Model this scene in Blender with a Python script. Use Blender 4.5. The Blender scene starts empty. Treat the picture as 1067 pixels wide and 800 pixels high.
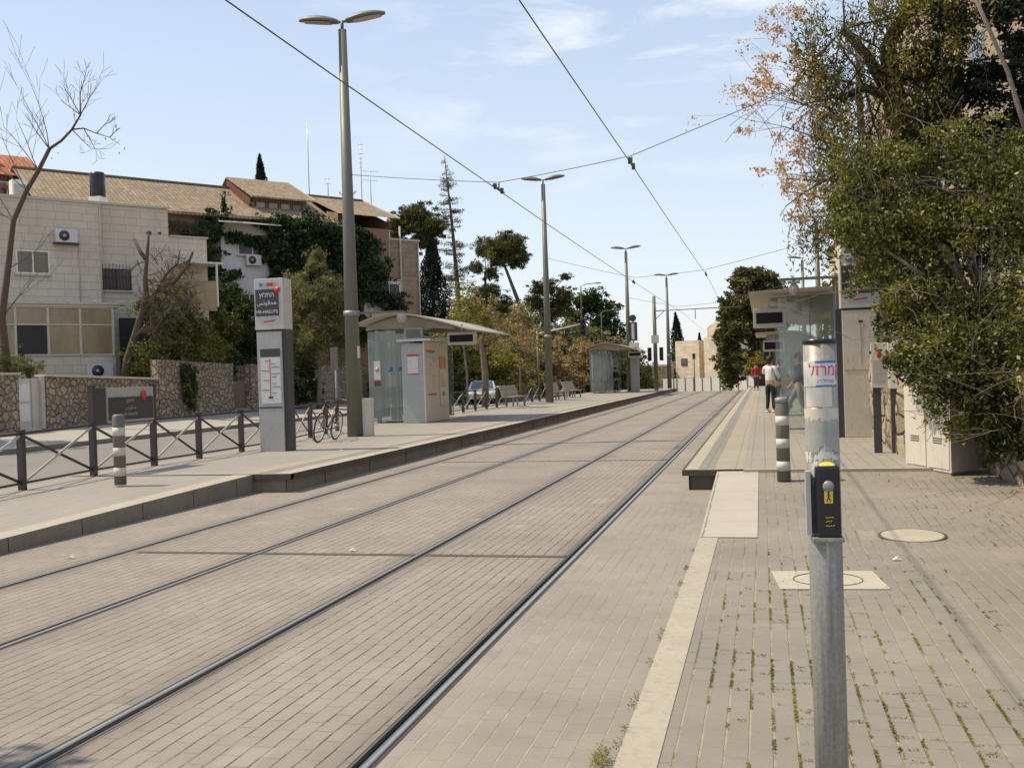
import bpy, bmesh, math, random
import numpy as np
from mathutils import Vector, Matrix, Quaternion
random.seed(7)
RNG = np.random.default_rng(11)
sc = bpy.context.scene
COL = sc.collection
rad = math.radians

# ------------------------------------------------------------------ helpers
def link(o, parent=None):
    COL.objects.link(o)
    if parent: o.parent = parent
    return o
def tag(o, label=None, cat=None, group=None, kind=None):
    if label: o['label'] = label
    if cat: o['category'] = cat
    if group: o['group'] = group
    if kind: o['kind'] = kind
    return o
def thing(name, label, cat, loc=(0, 0, 0), rz=0.0, group=None):
    o = bpy.data.objects.new(name, None)
    o.location = loc; o.rotation_euler = (0, 0, rz); o.empty_display_size = .2
    link(o); return tag(o, label, cat, group)
def kids(o): return [c for c in bpy.data.objects if c.parent == o]
def dup(root, loc, rz=None, label=None, scale=None):
    def cp(o, par):
        c = o.copy(); COL.objects.link(c); c.parent = par
        for k in CH.get(o.name, kids(o)): cp(k, c)
        return c
    r = cp(root, None); r.location = loc
    if rz is not None: r.rotation_euler = (0, 0, rz)
    if scale: r.scale = scale
    if label: r['label'] = label
    return r
CH = {}

class MB:
    def __init__(s): s.v = []; s.f = []; s.m = []; s.sm = []
    def add(s, vs, fs, m=0, smooth=False):
        b = len(s.v); s.v += [tuple(v) for v in vs]
        for f in fs: s.f.append(tuple(i + b for i in f)); s.m.append(m); s.sm.append(smooth)
        return s
    def box(s, x0, x1, y0, y1, z0, z1, m=0, M=None):
        vs = [(x, y, z) for z in (z0, z1) for y in (y0, y1) for x in (x0, x1)]
        if M is not None: vs = [M @ Vector(v) for v in vs]
        return s.add(vs, [(0, 2, 3, 1), (4, 5, 7, 6), (0, 1, 5, 4), (2, 6, 7, 3), (0, 4, 6, 2), (1, 3, 7, 5)], m)
    def bbox(s, x0, x1, y0, y1, z0, z1, b=.01, m=0, M=None):     # bevelled box
        bm = bmesh.new(); bmesh.ops.create_cube(bm, size=1)
        for v in bm.verts: v.co = Vector(((x0+x1)/2+v.co.x*(x1-x0), (y0+y1)/2+v.co.y*(y1-y0), (z0+z1)/2+v.co.z*(z1-z0)))
        bmesh.ops.bevel(bm, geom=list(bm.edges), offset=b, segments=2, affect='EDGES', profile=.6)
        bm.verts.ensure_lookup_table()
        vs = [(M @ v.co) if M is not None else v.co.copy() for v in bm.verts]
        fs = [[v.index for v in f.verts] for f in bm.faces]; bm.free()
        return s.add(vs, fs, m)
    def beam(s, p, q, w, h=None, m=0, up=(0, 0, 1)):
        p, q = Vector(p), Vector(q); h = h or w
        d = (q-p); L = d.length; d.normalize(); u = Vector(up)
        if abs(d.dot(u)) > .98: u = Vector((0, 1, 0))
        x = d.cross(u).normalized(); z = x.cross(d)
        M = Matrix(((x[0], d[0], z[0], p[0]), (x[1], d[1], z[1], p[1]), (x[2], d[2], z[2], p[2]), (0, 0, 0, 1)))
        return s.box(-w/2, w/2, 0, L, -h/2, h/2, m, M)
    def tube(s, pts, r, n=8, m=0, cap=True, smooth=True):
        pts = [Vector(p) for p in pts]; k = len(pts)
        rs = list(r) if hasattr(r, '__len__') else [r]*k
        vs = []; ref = None
        for i, p in enumerate(pts):
            t = (pts[min(i+1, k-1)]-pts[max(i-1, 0)])
            t = t.normalized() if t.length > 1e-9 else Vector((0, 0, 1))
            if ref is None: ref = Vector((1, 0, 0)) if abs(t.x) < .9 else Vector((0, 1, 0))
            a = (ref - t*ref.dot(t)).normalized(); ref = a; b = t.cross(a)
            for j in range(n):
                an = 2*math.pi*j/n; vs.append(p + (a*math.cos(an)+b*math.sin(an))*rs[i])
        fs = [(i*n+j, i*n+(j+1) % n, (i+1)*n+(j+1) % n, (i+1)*n+j) for i in range(k-1) for j in range(n)]
        s.add(vs, fs, m, smooth)
        if cap:
            b0 = len(s.v)-k*n
            for idx in ([b0+j for j in range(n)][::-1], [b0+(k-1)*n+j for j in range(n)]):
                s.f.append(tuple(idx)); s.m.append(m); s.sm.append(False)
        return s
    def cyl(s, x, y, z0, z1, r, n=20, m=0, r2=None, smooth=True): return s.tube([(x, y, z0), (x, y, z1)], [r, r if r2 is None else r2], n, m, True, smooth)
    def lathe(s, prof, n=24, m=0, c=(0, 0, 0), smooth=True):
        vs = [(c[0]+r*math.cos(2*math.pi*j/n), c[1]+r*math.sin(2*math.pi*j/n), c[2]+z) for r, z in prof for j in range(n)]
        fs = [(i*n+j, i*n+(j+1) % n, (i+1)*n+(j+1) % n, (i+1)*n+j) for i in range(len(prof)-1) for j in range(n)]
        s.add(vs, fs, m, smooth); b = len(s.v)-len(prof)*n
        s.f += [tuple(b+j for j in range(n))[::-1], tuple(b+(len(prof)-1)*n+j for j in range(n))]; s.m += [m, m]; s.sm += [False, False]
        return s
    def extr(s, poly, axis, a, b, m=0, smooth=False):   # poly in the two other axes
        def P(u, v, w): return {'x': (w, u, v), 'y': (u, w, v), 'z': (u, v, w)}[axis]
        n = len(poly); vs = [P(u, v, a) for u, v in poly]+[P(u, v, b) for u, v in poly]
        return s.add(vs, [tuple(range(n))[::-1], tuple(range(n, 2*n))], m).add(vs, [(i, (i+1) % n, n+(i+1) % n, n+i) for i in range(n)], m, smooth)
    def ell(s, c, r, n=12, k=8, m=0, M=None):
        vs = []; 
        for i in range(k+1):
            ph = math.pi*i/k
            for j in range(n):
                th = 2*math.pi*j/n; v = Vector((r[0]*math.sin(ph)*math.cos(th), r[1]*math.sin(ph)*math.sin(th), r[2]*math.cos(ph)))
                if M is not None: v = M @ v
                vs.append(v+Vector(c))
        return s.add(vs, [(i*n+j, (i+1)*n+j, (i+1)*n+(j+1) % n, i*n+(j+1) % n) for i in range(k) for j in range(n)], m, True)
    def build(s, name, mats, parent=None, loc=None, rot=None):
        me = bpy.data.meshes.new(name); me.from_pydata(s.v, [], s.f)
        for mt in (mats if isinstance(mats, (list, tuple)) else [mats]): me.materials.append(mt)
        me.polygons.foreach_set('material_index', s.m); me.polygons.foreach_set('use_smooth', s.sm)
        bm = bmesh.new(); bm.from_mesh(me); bmesh.ops.remove_doubles(bm, verts=bm.verts, dist=1e-5)
        bmesh.ops.recalc_face_normals(bm, faces=bm.faces); bm.to_mesh(me); bm.free(); me.update()
        o = bpy.data.objects.new(name, me); link(o, parent)
        if loc: o.location = loc
        if rot: o.rotation_euler = rot
        return o

# ------------------------------------------------------------------ materials
class NT:
    def __init__(s, name):
        s.mat = bpy.data.materials.new(name); s.mat.use_nodes = True; s.t = s.mat.node_tree; s.t.nodes.clear()
        s.out = s.n('ShaderNodeOutputMaterial'); s.tc = s.n('ShaderNodeTexCoord')
    def n(s, ty, ins=None, **kw):
        nd = s.t.nodes.new(ty)
        for k, v in kw.items(): setattr(nd, k, v)
        for k, v in (ins or {}).items():
            if isinstance(v, bpy.types.NodeSocket): s.t.links.new(v, nd.inputs[k])
            else: nd.inputs[k].default_value = v
        return nd
    def noise(s, scale, detail=4, vec=None, rough=.6, sc3=None):
        v = vec or s.tc.outputs['Object']
        if sc3: v = s.n('ShaderNodeMapping', {'Vector': v, 'Scale': sc3}).outputs[0]
        return s.n('ShaderNodeTexNoise', {'Vector': v, 'Scale': scale, 'Detail': detail, 'Roughness': rough}).outputs['Fac']
    def ramp(s, fac, stops):
        r = s.n('ShaderNodeValToRGB', {'Fac': fac}); cr = r.color_ramp
        while len(cr.elements) < len(stops): cr.elements.new(.5)
        for e, (p, c) in zip(cr.elements, stops): e.position = p; e.color = c if len(c) == 4 else (*c, 1)
        return r.outputs[0]
    def mix(s, f, a, b, mode='MIX'):
        m = s.n('ShaderNodeMix', data_type='RGBA', blend_type=mode)
        for i, v in ((0, f), (6, a), (7, b)):
            if isinstance(v, bpy.types.NodeSocket): s.t.links.new(v, m.inputs[i])
            else: m.inputs[i].default_value = v if i == 0 or len(v) == 4 else (*v, 1)
        return m.outputs[2]
    def math(s, op, a, b=0.0, c=None):
        d = {0: a, 1: b}
        if c is not None: d[2] = c
        return s.n('ShaderNodeMath', d, operation=op).outputs[0]
    def bump(s, h, dist=.01, st=1.0): return s.n('ShaderNodeBump', {'Height': h, 'Distance': dist, 'Strength': st}).outputs[0]
    def bsdf(s, col, rough=.7, metal=0.0, normal=None, spec=.5, **kw):
        d = {'Base Color': col if isinstance(col, bpy.types.NodeSocket) or len(col) == 4 else (*col, 1), 'Roughness': rough, 'Metallic': metal, 'Specular IOR Level': spec}
        if normal is not None: d['Normal'] = normal
        d.update(kw); b = s.n('ShaderNodeBsdfPrincipled', d)
        s.t.links.new(b.outputs[0], s.out.inputs[0]); return s.mat
def C(c, k=1.0): return tuple(min(1, x*k) for x in c)
def G3(v): return (v, v, v)
def plain(name, c, rough=.6, metal=0, var=.25, scale=3.0, bump=0.0, spec=.5, streak=True):
    t = NT(name); f = t.noise(scale, 5); c1 = t.mix(f, C(c, 1-var), C(c, 1+var))
    f2 = t.noise(scale*9, 4, sc3=(1, 1, .25 if streak else 1))
    c2 = t.mix(t.ramp(f2, [(.5, G3(0)), (.75, G3(.5))]), c1, C(c, .62))
    r = t.math('MULTIPLY_ADD', f2, .25, rough-.12)
    nrm = t.bump(f2, bump) if bump else None
    return t.bsdf(c2, r, metal, nrm, spec)

def paving(name, c1, c2, mortar, L=.24, W=.12, gap=.007, along='Y', offset=.5, dirt=.35, moss=0.0, bump=.006, patch=.35, cross=.4, wobble=.02, vary=.45, rails=None, jmin=.35):
    t = NT(name); sp = t.n('ShaderNodeSeparateXYZ', {0: t.tc.outputs['Object']})
    a, b = ('Y', 'X') if along == 'Y' else ('X', 'Y')
    wob = t.noise(.9, 2)
    v = t.n('ShaderNodeCombineXYZ', {0: sp.outputs[a], 1: t.math('MULTIPLY_ADD', wob, wobble, sp.outputs[b])}).outputs[0]
    br = t.n('ShaderNodeTexBrick', {'Vector': v, 'Color1': (0, 0, 0, 1), 'Color2': (1, 1, 1, 1), 'Mortar': (.5, .5, .5, 1), 'Scale': 1.0, 'Mortar Size': gap, 'Mortar Smooth': .35, 'Bias': 0, 'Brick Width': L, 'Row Height': W}, offset=offset, squash=1)
    col = t.mix(t.math('MULTIPLY_ADD', br.outputs['Color'], vary, .5-vary/2), c1, c2)
    big = t.noise(.45, 5, rough=.65); col = t.mix(t.ramp(big, [(.3, G3(0)), (.7, G3(1))]), t.mix(1.0, col, G3(1-patch), 'MULTIPLY'), col)
    med = t.noise(2.2, 6, rough=.7); col = t.mix(t.ramp(med, [(.45, G3(0)), (.8, G3(dirt))]), col, C(c1, .55))
    spk = t.noise(38, 3); col = t.mix(t.math('MULTIPLY', spk, .35), col, C(c2, 1.12))
    st = t.noise(.6, 6, sc3=(1.0, .25, 1)); col = t.mix(t.ramp(st, [(.56, G3(0)), (.74, G3(.3))]), col, C(c2, 1.3))
    if rails:
        dm = None
        for x in rails:
            d = t.math('ABSOLUTE', t.math('SUBTRACT', sp.outputs['X'], x)); dm = d if dm is None else t.math('MINIMUM', dm, d)
        rk = t.ramp(t.math('ADD', dm, t.math('MULTIPLY', t.math('SUBTRACT', t.noise(1.7, 5, sc3=(1, .35, 1)), .5), .5)), [(.06, G3(.5)), (.3, G3(0))]); col = t.mix(rk, col, C(c1, .5))
        pt_ = t.n('ShaderNodeTexWhiteNoise', {'Vector': t.n('ShaderNodeVectorMath', {0: t.n('ShaderNodeMapping', {'Vector': t.tc.outputs['Object'], 'Scale': (5.0, 4.17, 1)}).outputs[0]}, operation='FLOOR').outputs[0]}).outputs['Value']
        col = t.mix(t.ramp(pt_, [(.985, G3(0)), (.99, G3(.22))]), col, C(c2, 1.35))
    # joints broken up: partly filled with sand, partly open
    jn = t.ramp(t.noise(4.3, 6, rough=.75), [(.4, G3(jmin)), (.56, G3(1))])
    rx = t.math('ABSOLUTE', t.math('SUBTRACT', t.math('FRACT', t.math('ADD', t.math('DIVIDE', t.math('MULTIPLY_ADD', wob, wobble, sp.outputs[b]), W), 40.5)), .5))
    row = t.ramp(t.math('ADD', rx, t.math('MULTIPLY_ADD', t.noise(30, 2), .05, -.025)), [(gap/W*.45, G3(1)), (gap/W*1.25, G3(0))])
    jc = t.ramp(t.noise(3.1, 3), [(.45, G3(cross*.35)), (.62, G3(cross))])
    jf = t.math('MINIMUM', t.math('MAXIMUM', t.math('MULTIPLY', row, jn), t.math('MULTIPLY', br.outputs['Fac'], jc)), 1.0)
    mcol = t.mix(t.noise(9, 3), C(mortar, .7), C(mortar, 1.25))
    if moss:
        mm = t.ramp(t.math('ADD', t.noise(1.1, 4), t.math('MULTIPLY', t.noise(14, 3), .35)), [(.66, G3(0)), (.74, G3(moss))])
        mcol = t.mix(mm, mcol, (.115, .12, .035))
    col = t.mix(jf, col, mcol)
    h = t.math('SUBTRACT', t.math('MULTIPLY', med, .12), t.math('MULTIPLY', br.outputs['Fac'], .8))
    h = t.math('ADD', h, t.math('MULTIPLY', br.outputs['Color'], .18))
    return t.bsdf(col, t.math('MULTIPLY_ADD', spk, .2, .62), 0, t.bump(h, bump, .8), .35)

def stonecourse(name, c, L=.62, Hh=.28, mortar=None, dark=.35, vary=1.0):
    t = NT(name); sp = t.n('ShaderNodeSeparateXYZ', {0: t.tc.outputs['Object']})
    v = t.n('ShaderNodeCombineXYZ', {0: t.math('ADD', sp.outputs[0], sp.outputs[1]), 1: sp.outputs[2]}).outputs[0]
    br = t.n('ShaderNodeTexBrick', {'Vector': v, 'Color1': (0, 0, 0, 1), 'Color2': (1, 1, 1, 1), 'Mortar': (.5, .5, .5, 1), 'Scale': 1, 'Mortar Size': .012, 'Mortar Smooth': .3, 'Brick Width': L, 'Row Height': Hh}, offset=.5, squash=.8, squash_frequency=3)
    col = t.mix(t.math('MULTIPLY_ADD', br.outputs['Color'], vary, .5-vary/2), C(c, .8), C(c, 1.12))
    st = t.noise(1.3, 6, sc3=(1, 1, .22)); col = t.mix(t.ramp(st, [(.42, G3(0)), (.7, G3(dark))]), col, C(c, .5))
    col = t.mix(t.math('MULTIPLY', t.noise(14, 5), .4), col, C(c, .75))
    col = t.mix(t.math('MULTIPLY', br.outputs['Fac'], .55), col, C(mortar or c, .5))
    h = t.math('SUBTRACT', t.math('MULTIPLY', t.noise(30, 4), .25), br.outputs['Fac'])
    return t.bsdf(col, .85, 0, t.bump(h, .012, .8), .25)

def rubble(name, c, scale=3.2, joint=.05, dark=(.06, .05, .04)):
    t = NT(name); w = t.noise(4, 2); v = t.mix(.12, t.tc.outputs['Object'], t.n('ShaderNodeTexNoise', {'Vector': t.tc.outputs['Object'], 'Scale': 3.0}).outputs['Color'])
    e = t.n('ShaderNodeTexVoronoi', {'Vector': v, 'Scale': scale}, feature='DISTANCE_TO_EDGE').outputs['Distance']
    f = t.n('ShaderNodeTexVoronoi', {'Vector': v, 'Scale': scale}, feature='F1')
    s = t.n('ShaderNodeSeparateColor', {0: f.outputs['Color']}).outputs[0]
    col = t.ramp(s, [(0, C(c, .55)), (.4, C(c, .85)), (.7, c), (1, (min(1, c[0]*1.35), c[1]*1.15, c[2]*.95))])
    col = t.mix(t.math('MULTIPLY', t.noise(11, 6, rough=.7), .75), col, C(c, .5))
    col = t.mix(t.ramp(t.noise(.8, 4), [(.5, G3(0)), (.75, G3(.4))]), col, C(c, .35))
    jf = t.ramp(e, [(0, G3(1)), (joint, G3(0))]); col = t.mix(jf, col, dark)
    h = t.math('ADD', t.ramp(e, [(0, G3(0)), (joint*2.5, G3(1))]), t.math('MULTIPLY', t.noise(16, 5), .45))
    return t.bsdf(col, .9, 0, t.bump(h, .09, 1.0), .2)

def rooftile(name, c, slope=True):
    t = NT(name); sp = t.n('ShaderNodeSeparateXYZ', {0: t.tc.outputs['Object']})
    v = t.n('ShaderNodeCombineXYZ', {0: sp.outputs[0], 1: t.math('MULTIPLY', sp.outputs[1], 1.0)}).outputs[0]
    br = t.n('ShaderNodeTexBrick', {'Vector': v, 'Color1': (0, 0, 0, 1), 'Color2': (1, 1, 1, 1), 'Mortar': (.5, .5, .5, 1), 'Scale': 1, 'Mortar Size': .02, 'Mortar Smooth': .6, 'Brick Width': .24, 'Row Height': .3}, offset=0)
    col = t.mix(br.outputs['Color'], C(c, .72), C(c, 1.2))
    col = t.mix(t.ramp(t.noise(.7, 6, rough=.7), [(.35, G3(0)), (.7, G3(.6))]), col, C((c[0]*.7, c[1]*.75, c[2]*.8)))
    col = t.mix(t.math('MULTIPLY', br.outputs['Fac'], .6), col, C(c, .35))
    return t.bsdf(col, .85, 0, t.bump(t.math('SUBTRACT', 0.0, br.outputs['Fac']), .04, 1), .2)

def leafmat(name, dark, mid, light, trans=.35, rough=.5, spec=.4, acc=None):
    t = NT(name); g = t.n('ShaderNodeNewGeometry'); r = g.outputs['Random Per Island']
    cl = t.noise(.9, 3); f = t.math('ADD', t.math('MULTIPLY', r, .6), t.math('MULTIPLY_ADD', cl, 1.8, -.72))
    st = [(0, dark), (.45, mid), (.85, light)]
    if acc: st.append((1.0, acc))
    col = t.ramp(f, st)
    b = t.n('ShaderNodeBsdfPrincipled', {'Base Color': col, 'Roughness': rough, 'Specular IOR Level': spec})
    tr = t.n('ShaderNodeBsdfTranslucent', {'Color': t.mix(1.0, col, (1.15, 1.2, .6), 'MULTIPLY')})
    m = t.n('ShaderNodeMixShader', {0: trans, 1: b.outputs[0], 2: tr.outputs[0]})
    t.t.links.new(m.outputs[0], t.out.inputs[0]); return t.mat
def glass(name, tint, alpha, rough=.03):
    t = NT(name); tr = t.n('ShaderNodeBsdfTransparent', {'Color': (*tint, 1)}); gl = t.n('ShaderNodeBsdfGlossy', {'Color': (1, 1, 1, 1), 'Roughness': rough})
    df = t.n('ShaderNodeBsdfDiffuse', {'Color': (*C(tint, .55), 1)})
    fr = t.n('ShaderNodeFresnel', {'IOR': 1.5}).outputs[0]
    d = t.math('MULTIPLY_ADD', t.noise(.8, 5), .25, alpha-.12)
    m1 = t.n('ShaderNodeMixShader', {0: d, 1: tr.outputs[0], 2: df.outputs[0]}); m2 = t.n('ShaderNodeMixShader', {0: fr, 1: m1.outputs[0], 2: gl.outputs[0]})
    t.t.links.new(m2.outputs[0], t.out.inputs[0]); return t.mat

M = {}
M['track_pave'] = paving('track_paving', (.268, .228, .184), (.318, .272, .222), (.06, .047, .036), .24, .1, .0055, dirt=.3, cross=.28, wobble=.05, rails=(-6.36, -4.89, -3.20, -1.73), jmin=.1, vary=.6)
M['side_pave'] = paving('strip_paving', (.274, .238, .194), (.322, .28, .23), (.36, .3, .2), .22, .105, .0055, dirt=.25, moss=.5, cross=.3, wobble=.03)
M['walk_pave'] = paving('walk_paving', (.242, .212, .174), (.29, .255, .208), (.33, .28, .19), .22, .105, .0062, dirt=.3, moss=1.0, cross=.45, wobble=0.0)
M['plat_pave'] = paving('platform_paving', (.275, .248, .208), (.315, .284, .238), (.13, .112, .09), .4, .2, .004, dirt=.2, patch=.15)
M['plat_grey'] = paving('platform_strip', (.22, .2, .172), (.25, .228, .195), (.1, .09, .08), .4, .2, .005, dirt=.2, patch=.15)
M['tactile'] = paving('tactile_strip', (.315, .275, .205), (.35, .305, .23), (.2, .17, .12), .4, .4, .006, dirt=.22, patch=.12, offset=0)
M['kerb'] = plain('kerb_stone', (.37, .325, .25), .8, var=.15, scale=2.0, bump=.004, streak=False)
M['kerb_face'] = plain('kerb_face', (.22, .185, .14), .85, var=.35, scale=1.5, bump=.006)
M['slab'] = paving('slab_light', (.40, .36, .295), (.45, .4, .33), (.14, .12, .1), .62, .62, .008, dirt=.2, patch=.15, offset=0)
M['conc_dark'] = plain('dark_concrete', (.085, .07, .052), .9, var=.5, scale=3, bump=.006)
M['concrete'] = plain('concrete', (.34, .31, .26), .8, var=.2, scale=1.2, bump=.003, streak=False)
def asphalt():
    t = NT('asphalt'); f = t.noise(60, 3); b = t.noise(.35, 5, sc3=(1, .3, 1)); c = t.mix(f, (.15, .14, .125), (.235, .22, .2))
    c = t.mix(t.ramp(b, [(.4, G3(0)), (.7, G3(.55))]), c, (.27, .25, .22)); return t.bsdf(c, .9, 0, t.bump(f, .004), .2)
M['asphalt'] = asphalt()
M['earth'] = plain('earth', (.17, .13, .09), .95, var=.4, scale=.8, bump=.03, streak=False)
M['ground'] = plain('far_ground', (.17, .15, .1), .95, var=.4, scale=.05, streak=False)
M['rubber'] = plain('rail_filler', (.045, .04, .036), .8, var=.3, scale=4)
def steel():
    t = NT('rail_steel'); f = t.noise(6, 4, sc3=(4, .3, 1)); c = t.mix(f, (.12, .112, .1), (.27, .25, .225)); return t.bsdf(c, .5, .55)
M['steel'] = steel()
M['polished'] = plain('polished_steel', (.46, .44, .4), .32, .7, var=.15)
M['groove'] = plain('rail_groove', (.012, .011, .01), .9)
M['pole'] = plain('lamp_pole_paint', (.155, .152, .118), .5, .15, var=.1, scale=1.2)
M['galv'] = None
def galv():
    t = NT('galvanised'); v = t.n('ShaderNodeTexVoronoi', {'Vector': t.tc.outputs['Object'], 'Scale': 70.0}).outputs['Distance']
    st = t.noise(9, 5, sc3=(6, 6, .35)); c = t.mix(v, (.25, .245, .235), (.36, .35, .33)); c = t.mix(t.ramp(st, [(.4, G3(0)), (.7, G3(.8))]), c, (.19, .175, .15))
    return t.bsdf(c, t.math('MULTIPLY_ADD', st, .3, .38), .35)
M['galv'] = galv()
M['bronze'] = plain('fence_paint', (.052, .043, .037), .5, .1, var=.2)
M['brace'] = plain('brace_metal', (.5, .47, .42), .45, .2, var=.15)
M['char'] = plain('charcoal_panel', (.045, .045, .048), .45, var=.12)
M['panel'] = plain('grey_panel', (.4, .38, .345), .45, .1, var=.06)
M['headpanel'] = plain('totem_head', (.5, .47, .42), .5, var=.06)
M['cabtan'] = plain('tan_panel', (.58, .53, .43), .5, var=.06)
M['panel_light'] = plain('light_panel', (.6, .56, .49), .45, var=.06)
M['paper'] = plain('paper', (.62, .6, .56), .7, var=.08)
M['bandwhite'] = plain('band_white', (.55, .52, .45), .6, var=.15)
M['white'] = plain('white_paint', (.74, .71, .65), .5, var=.06)
M['cream'] = plain('cream_cabinet', (.58, .53, .44), .55, var=.08, scale=1.5)
M['red'] = plain('red_mark', (.55, .035, .03), .5, var=.05)
M['pink'] = plain('magenta_print', (.6, .02, .14), .6, var=.05)
M['blue'] = plain('blue_print', (.05, .16, .42), .5, var=.05)
M['orange'] = plain('orange_print', (.55, .26, .12), .6, var=.1)
M['yellow'] = plain('yellow_mark', (.75, .5, .06), .45, var=.08)
M['black'] = plain('black_plastic', (.014, .014, .018), .3, var=.1)
M['rubb'] = plain('tyre_rubber', (.02, .02, .02), .8)
M['canopy'] = plain('canopy_sheet', (.4, .365, .295), .5, var=.08, scale=.8)
M['darkglass'] = plain('display_glass', (.018, .009, .009), .5, var=.2, spec=.15)
M['bluegrey'] = plain('bluegrey_panel', (.37, .385, .35), .35, var=.08)
M['ticket'] = plain('kiosk_front', (.6, .55, .45), .55, var=.07)
M['stone'] = stonecourse('house_stone', (.7, .605, .475), .7, .34, vary=.25)
M['stone_warm'] = stonecourse('far_stone', (.74, .62, .45), .8, .35)
M['stone_right'] = stonecourse('right_stone', (.42, .33, .235), .5, .25, dark=.6)
M['stone_tan'] = stonecourse('tan_stone', (.36, .27, .19), .6, .3)
M['rubble'] = rubble('rubble_wall', (.5, .41, .3), 4.2, .05, (.19, .15, .1))
M['rubble_light'] = rubble('rubble_wall_light', (.52, .43, .3), 3.0, .04, (.2, .15, .1))
M['cap'] = plain('wall_cap', (.52, .47, .38), .8, var=.12)
M['tile'] = rooftile('roof_tile_brown', (.35, .26, .17))
M['tile_red'] = rooftile('roof_tile_red', (.46, .17, .085))
M['brownwall'] = plain('brown_plaster', (.27, .17, .105), .9, var=.15, scale=1.0)
M['whitewall'] = plain('white_plaster', (.66, .63, .6), .85, var=.1, scale=1.0)
M['redwall'] = plain('dark_red_wood', (.14, .05, .04), .8)
def winglass(name, c, r=.08):
    t = NT(name); f = t.noise(1.6, 4, sc3=(1, 1, .5)); g = t.n('ShaderNodeTexWave', {'Vector': t.tc.outputs['Object'], 'Scale': 3.0, 'Distortion': 2.0}).outputs['Fac']
    return t.bsdf(t.mix(f, C(c, .4), C(c, 1.5)), r, 0, None, .8)
M['win'] = winglass('window_glass', (.055, .06, .065)); M['win_mid'] = winglass('window_glass_mid', (.17, .14, .1), .15); M['win_brown'] = winglass('window_glass_curtain', (.33, .26, .155), .2); M['win_blue'] = winglass('window_glass_blue', (.06, .085, .11))
M['alu'] = plain('aluminium', (.5, .48, .45), .4, .3, var=.08)
M['bark'] = plain('bark', (.115, .085, .06), .95, var=.4, scale=4, bump=.02)
M['bark_grey'] = plain('bark_grey', (.2, .16, .125), .95, var=.35, scale=5, bump=.015)
M['bark_dark'] = plain('bark_dark', (.05, .036, .026), .95, var=.4, scale=4, bump=.03)
M['skin'] = plain('skin', (.48, .3, .21), .6, var=.06)
M['hair'] = plain('hair_dark', (.02, .014, .011), .7)
M['cloth_white'] = plain('cloth_white', (.72, .7, .7), .85, var=.06); M['cloth_black'] = plain('cloth_black', (.02, .02, .024), .9)
M['cloth_red'] = plain('cloth_red', (.4, .02, .03), .85); M['denim'] = plain('cloth_denim', (.06, .07, .11), .9); M['greyjean'] = plain('cloth_grey', (.19, .2, .21), .9); M['navy'] = plain('cloth_navy', (.015, .022, .05), .85); M['purple'] = plain('cloth_purple', (.12, .03, .1), .85)
M['carpaint'] = plain('car_paint_silver', (.52, .51, .5), .25, .3, var=.03)
M['glass'] = glass('shelter_glass', (.87, .93, .9), .2); M['glass_thin'] = glass('shelter_glass_thin', (.93, .97, .95), .13); M['glass_clear'] = glass('shelter_glass_clear', (.94, .97, .95), .13)
M['lf_privet'] = leafmat('leaf_privet', (.01, .015, .005), (.078, .086, .017), (.28, .265, .055), .3, .45, .35, (.3, .3, .1))
M['lf_pepper'] = leafmat('leaf_pepper', (.02, .022, .007), (.1, .092, .02), (.28, .23, .05), .45, .5, .3, (.5, .35, .05))
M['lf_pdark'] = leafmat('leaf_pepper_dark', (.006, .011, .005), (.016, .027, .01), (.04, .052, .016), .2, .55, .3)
M['lf_seed'] = leafmat('seed_clusters', (.34, .2, .12), (.52, .34, .21), (.66, .47, .31), .35, .8, .1)
M['lf_ivy'] = leafmat('leaf_ivy', (.008, .018, .006), (.026, .052, .014), (.06, .1, .025), .2, .5, .4)
M['lf_olive'] = leafmat('leaf_olive', (.06, .064, .022), (.17, .165, .07), (.32, .29, .14), .3, .6, .2)
M['lf_yel'] = leafmat('leaf_yellowgreen', (.05, .052, .014), (.2, .18, .045), (.42, .34, .09), .4, .6, .2)
M['lf_orange'] = leafmat('leaf_rust', (.13, .09, .05), (.3, .215, .12), (.48, .36, .22), .35, .7, .2)
M['lf_pine'] = leafmat('leaf_pine', (.028, .034, .012), (.1, .1, .034), (.22, .2, .07), .2, .7, .2)
M['lf_green'] = leafmat('leaf_green', (.012, .022, .008), (.045, .07, .018), (.12, .15, .035), .3, .6, .2)
M['lf_cyp'] = leafmat('leaf_cypress', (.008, .012, .008), (.022, .03, .02), (.05, .06, .035), .1, .8, .1)
M['lf_dry'] = leafmat('leaf_dry_conifer', (.055, .05, .03), (.12, .11, .065), (.2, .18, .11), .2, .8, .1)
M['lf_shrub'] = leafmat('leaf_shrub', (.02, .026, .008), (.1, .105, .028), (.27, .25, .08), .35, .5, .3)
M['weed'] = leafmat('leaf_weed', (.08, .085, .02), (.2, .19, .045), (.36, .31, .08), .3, .7, .2)

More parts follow.
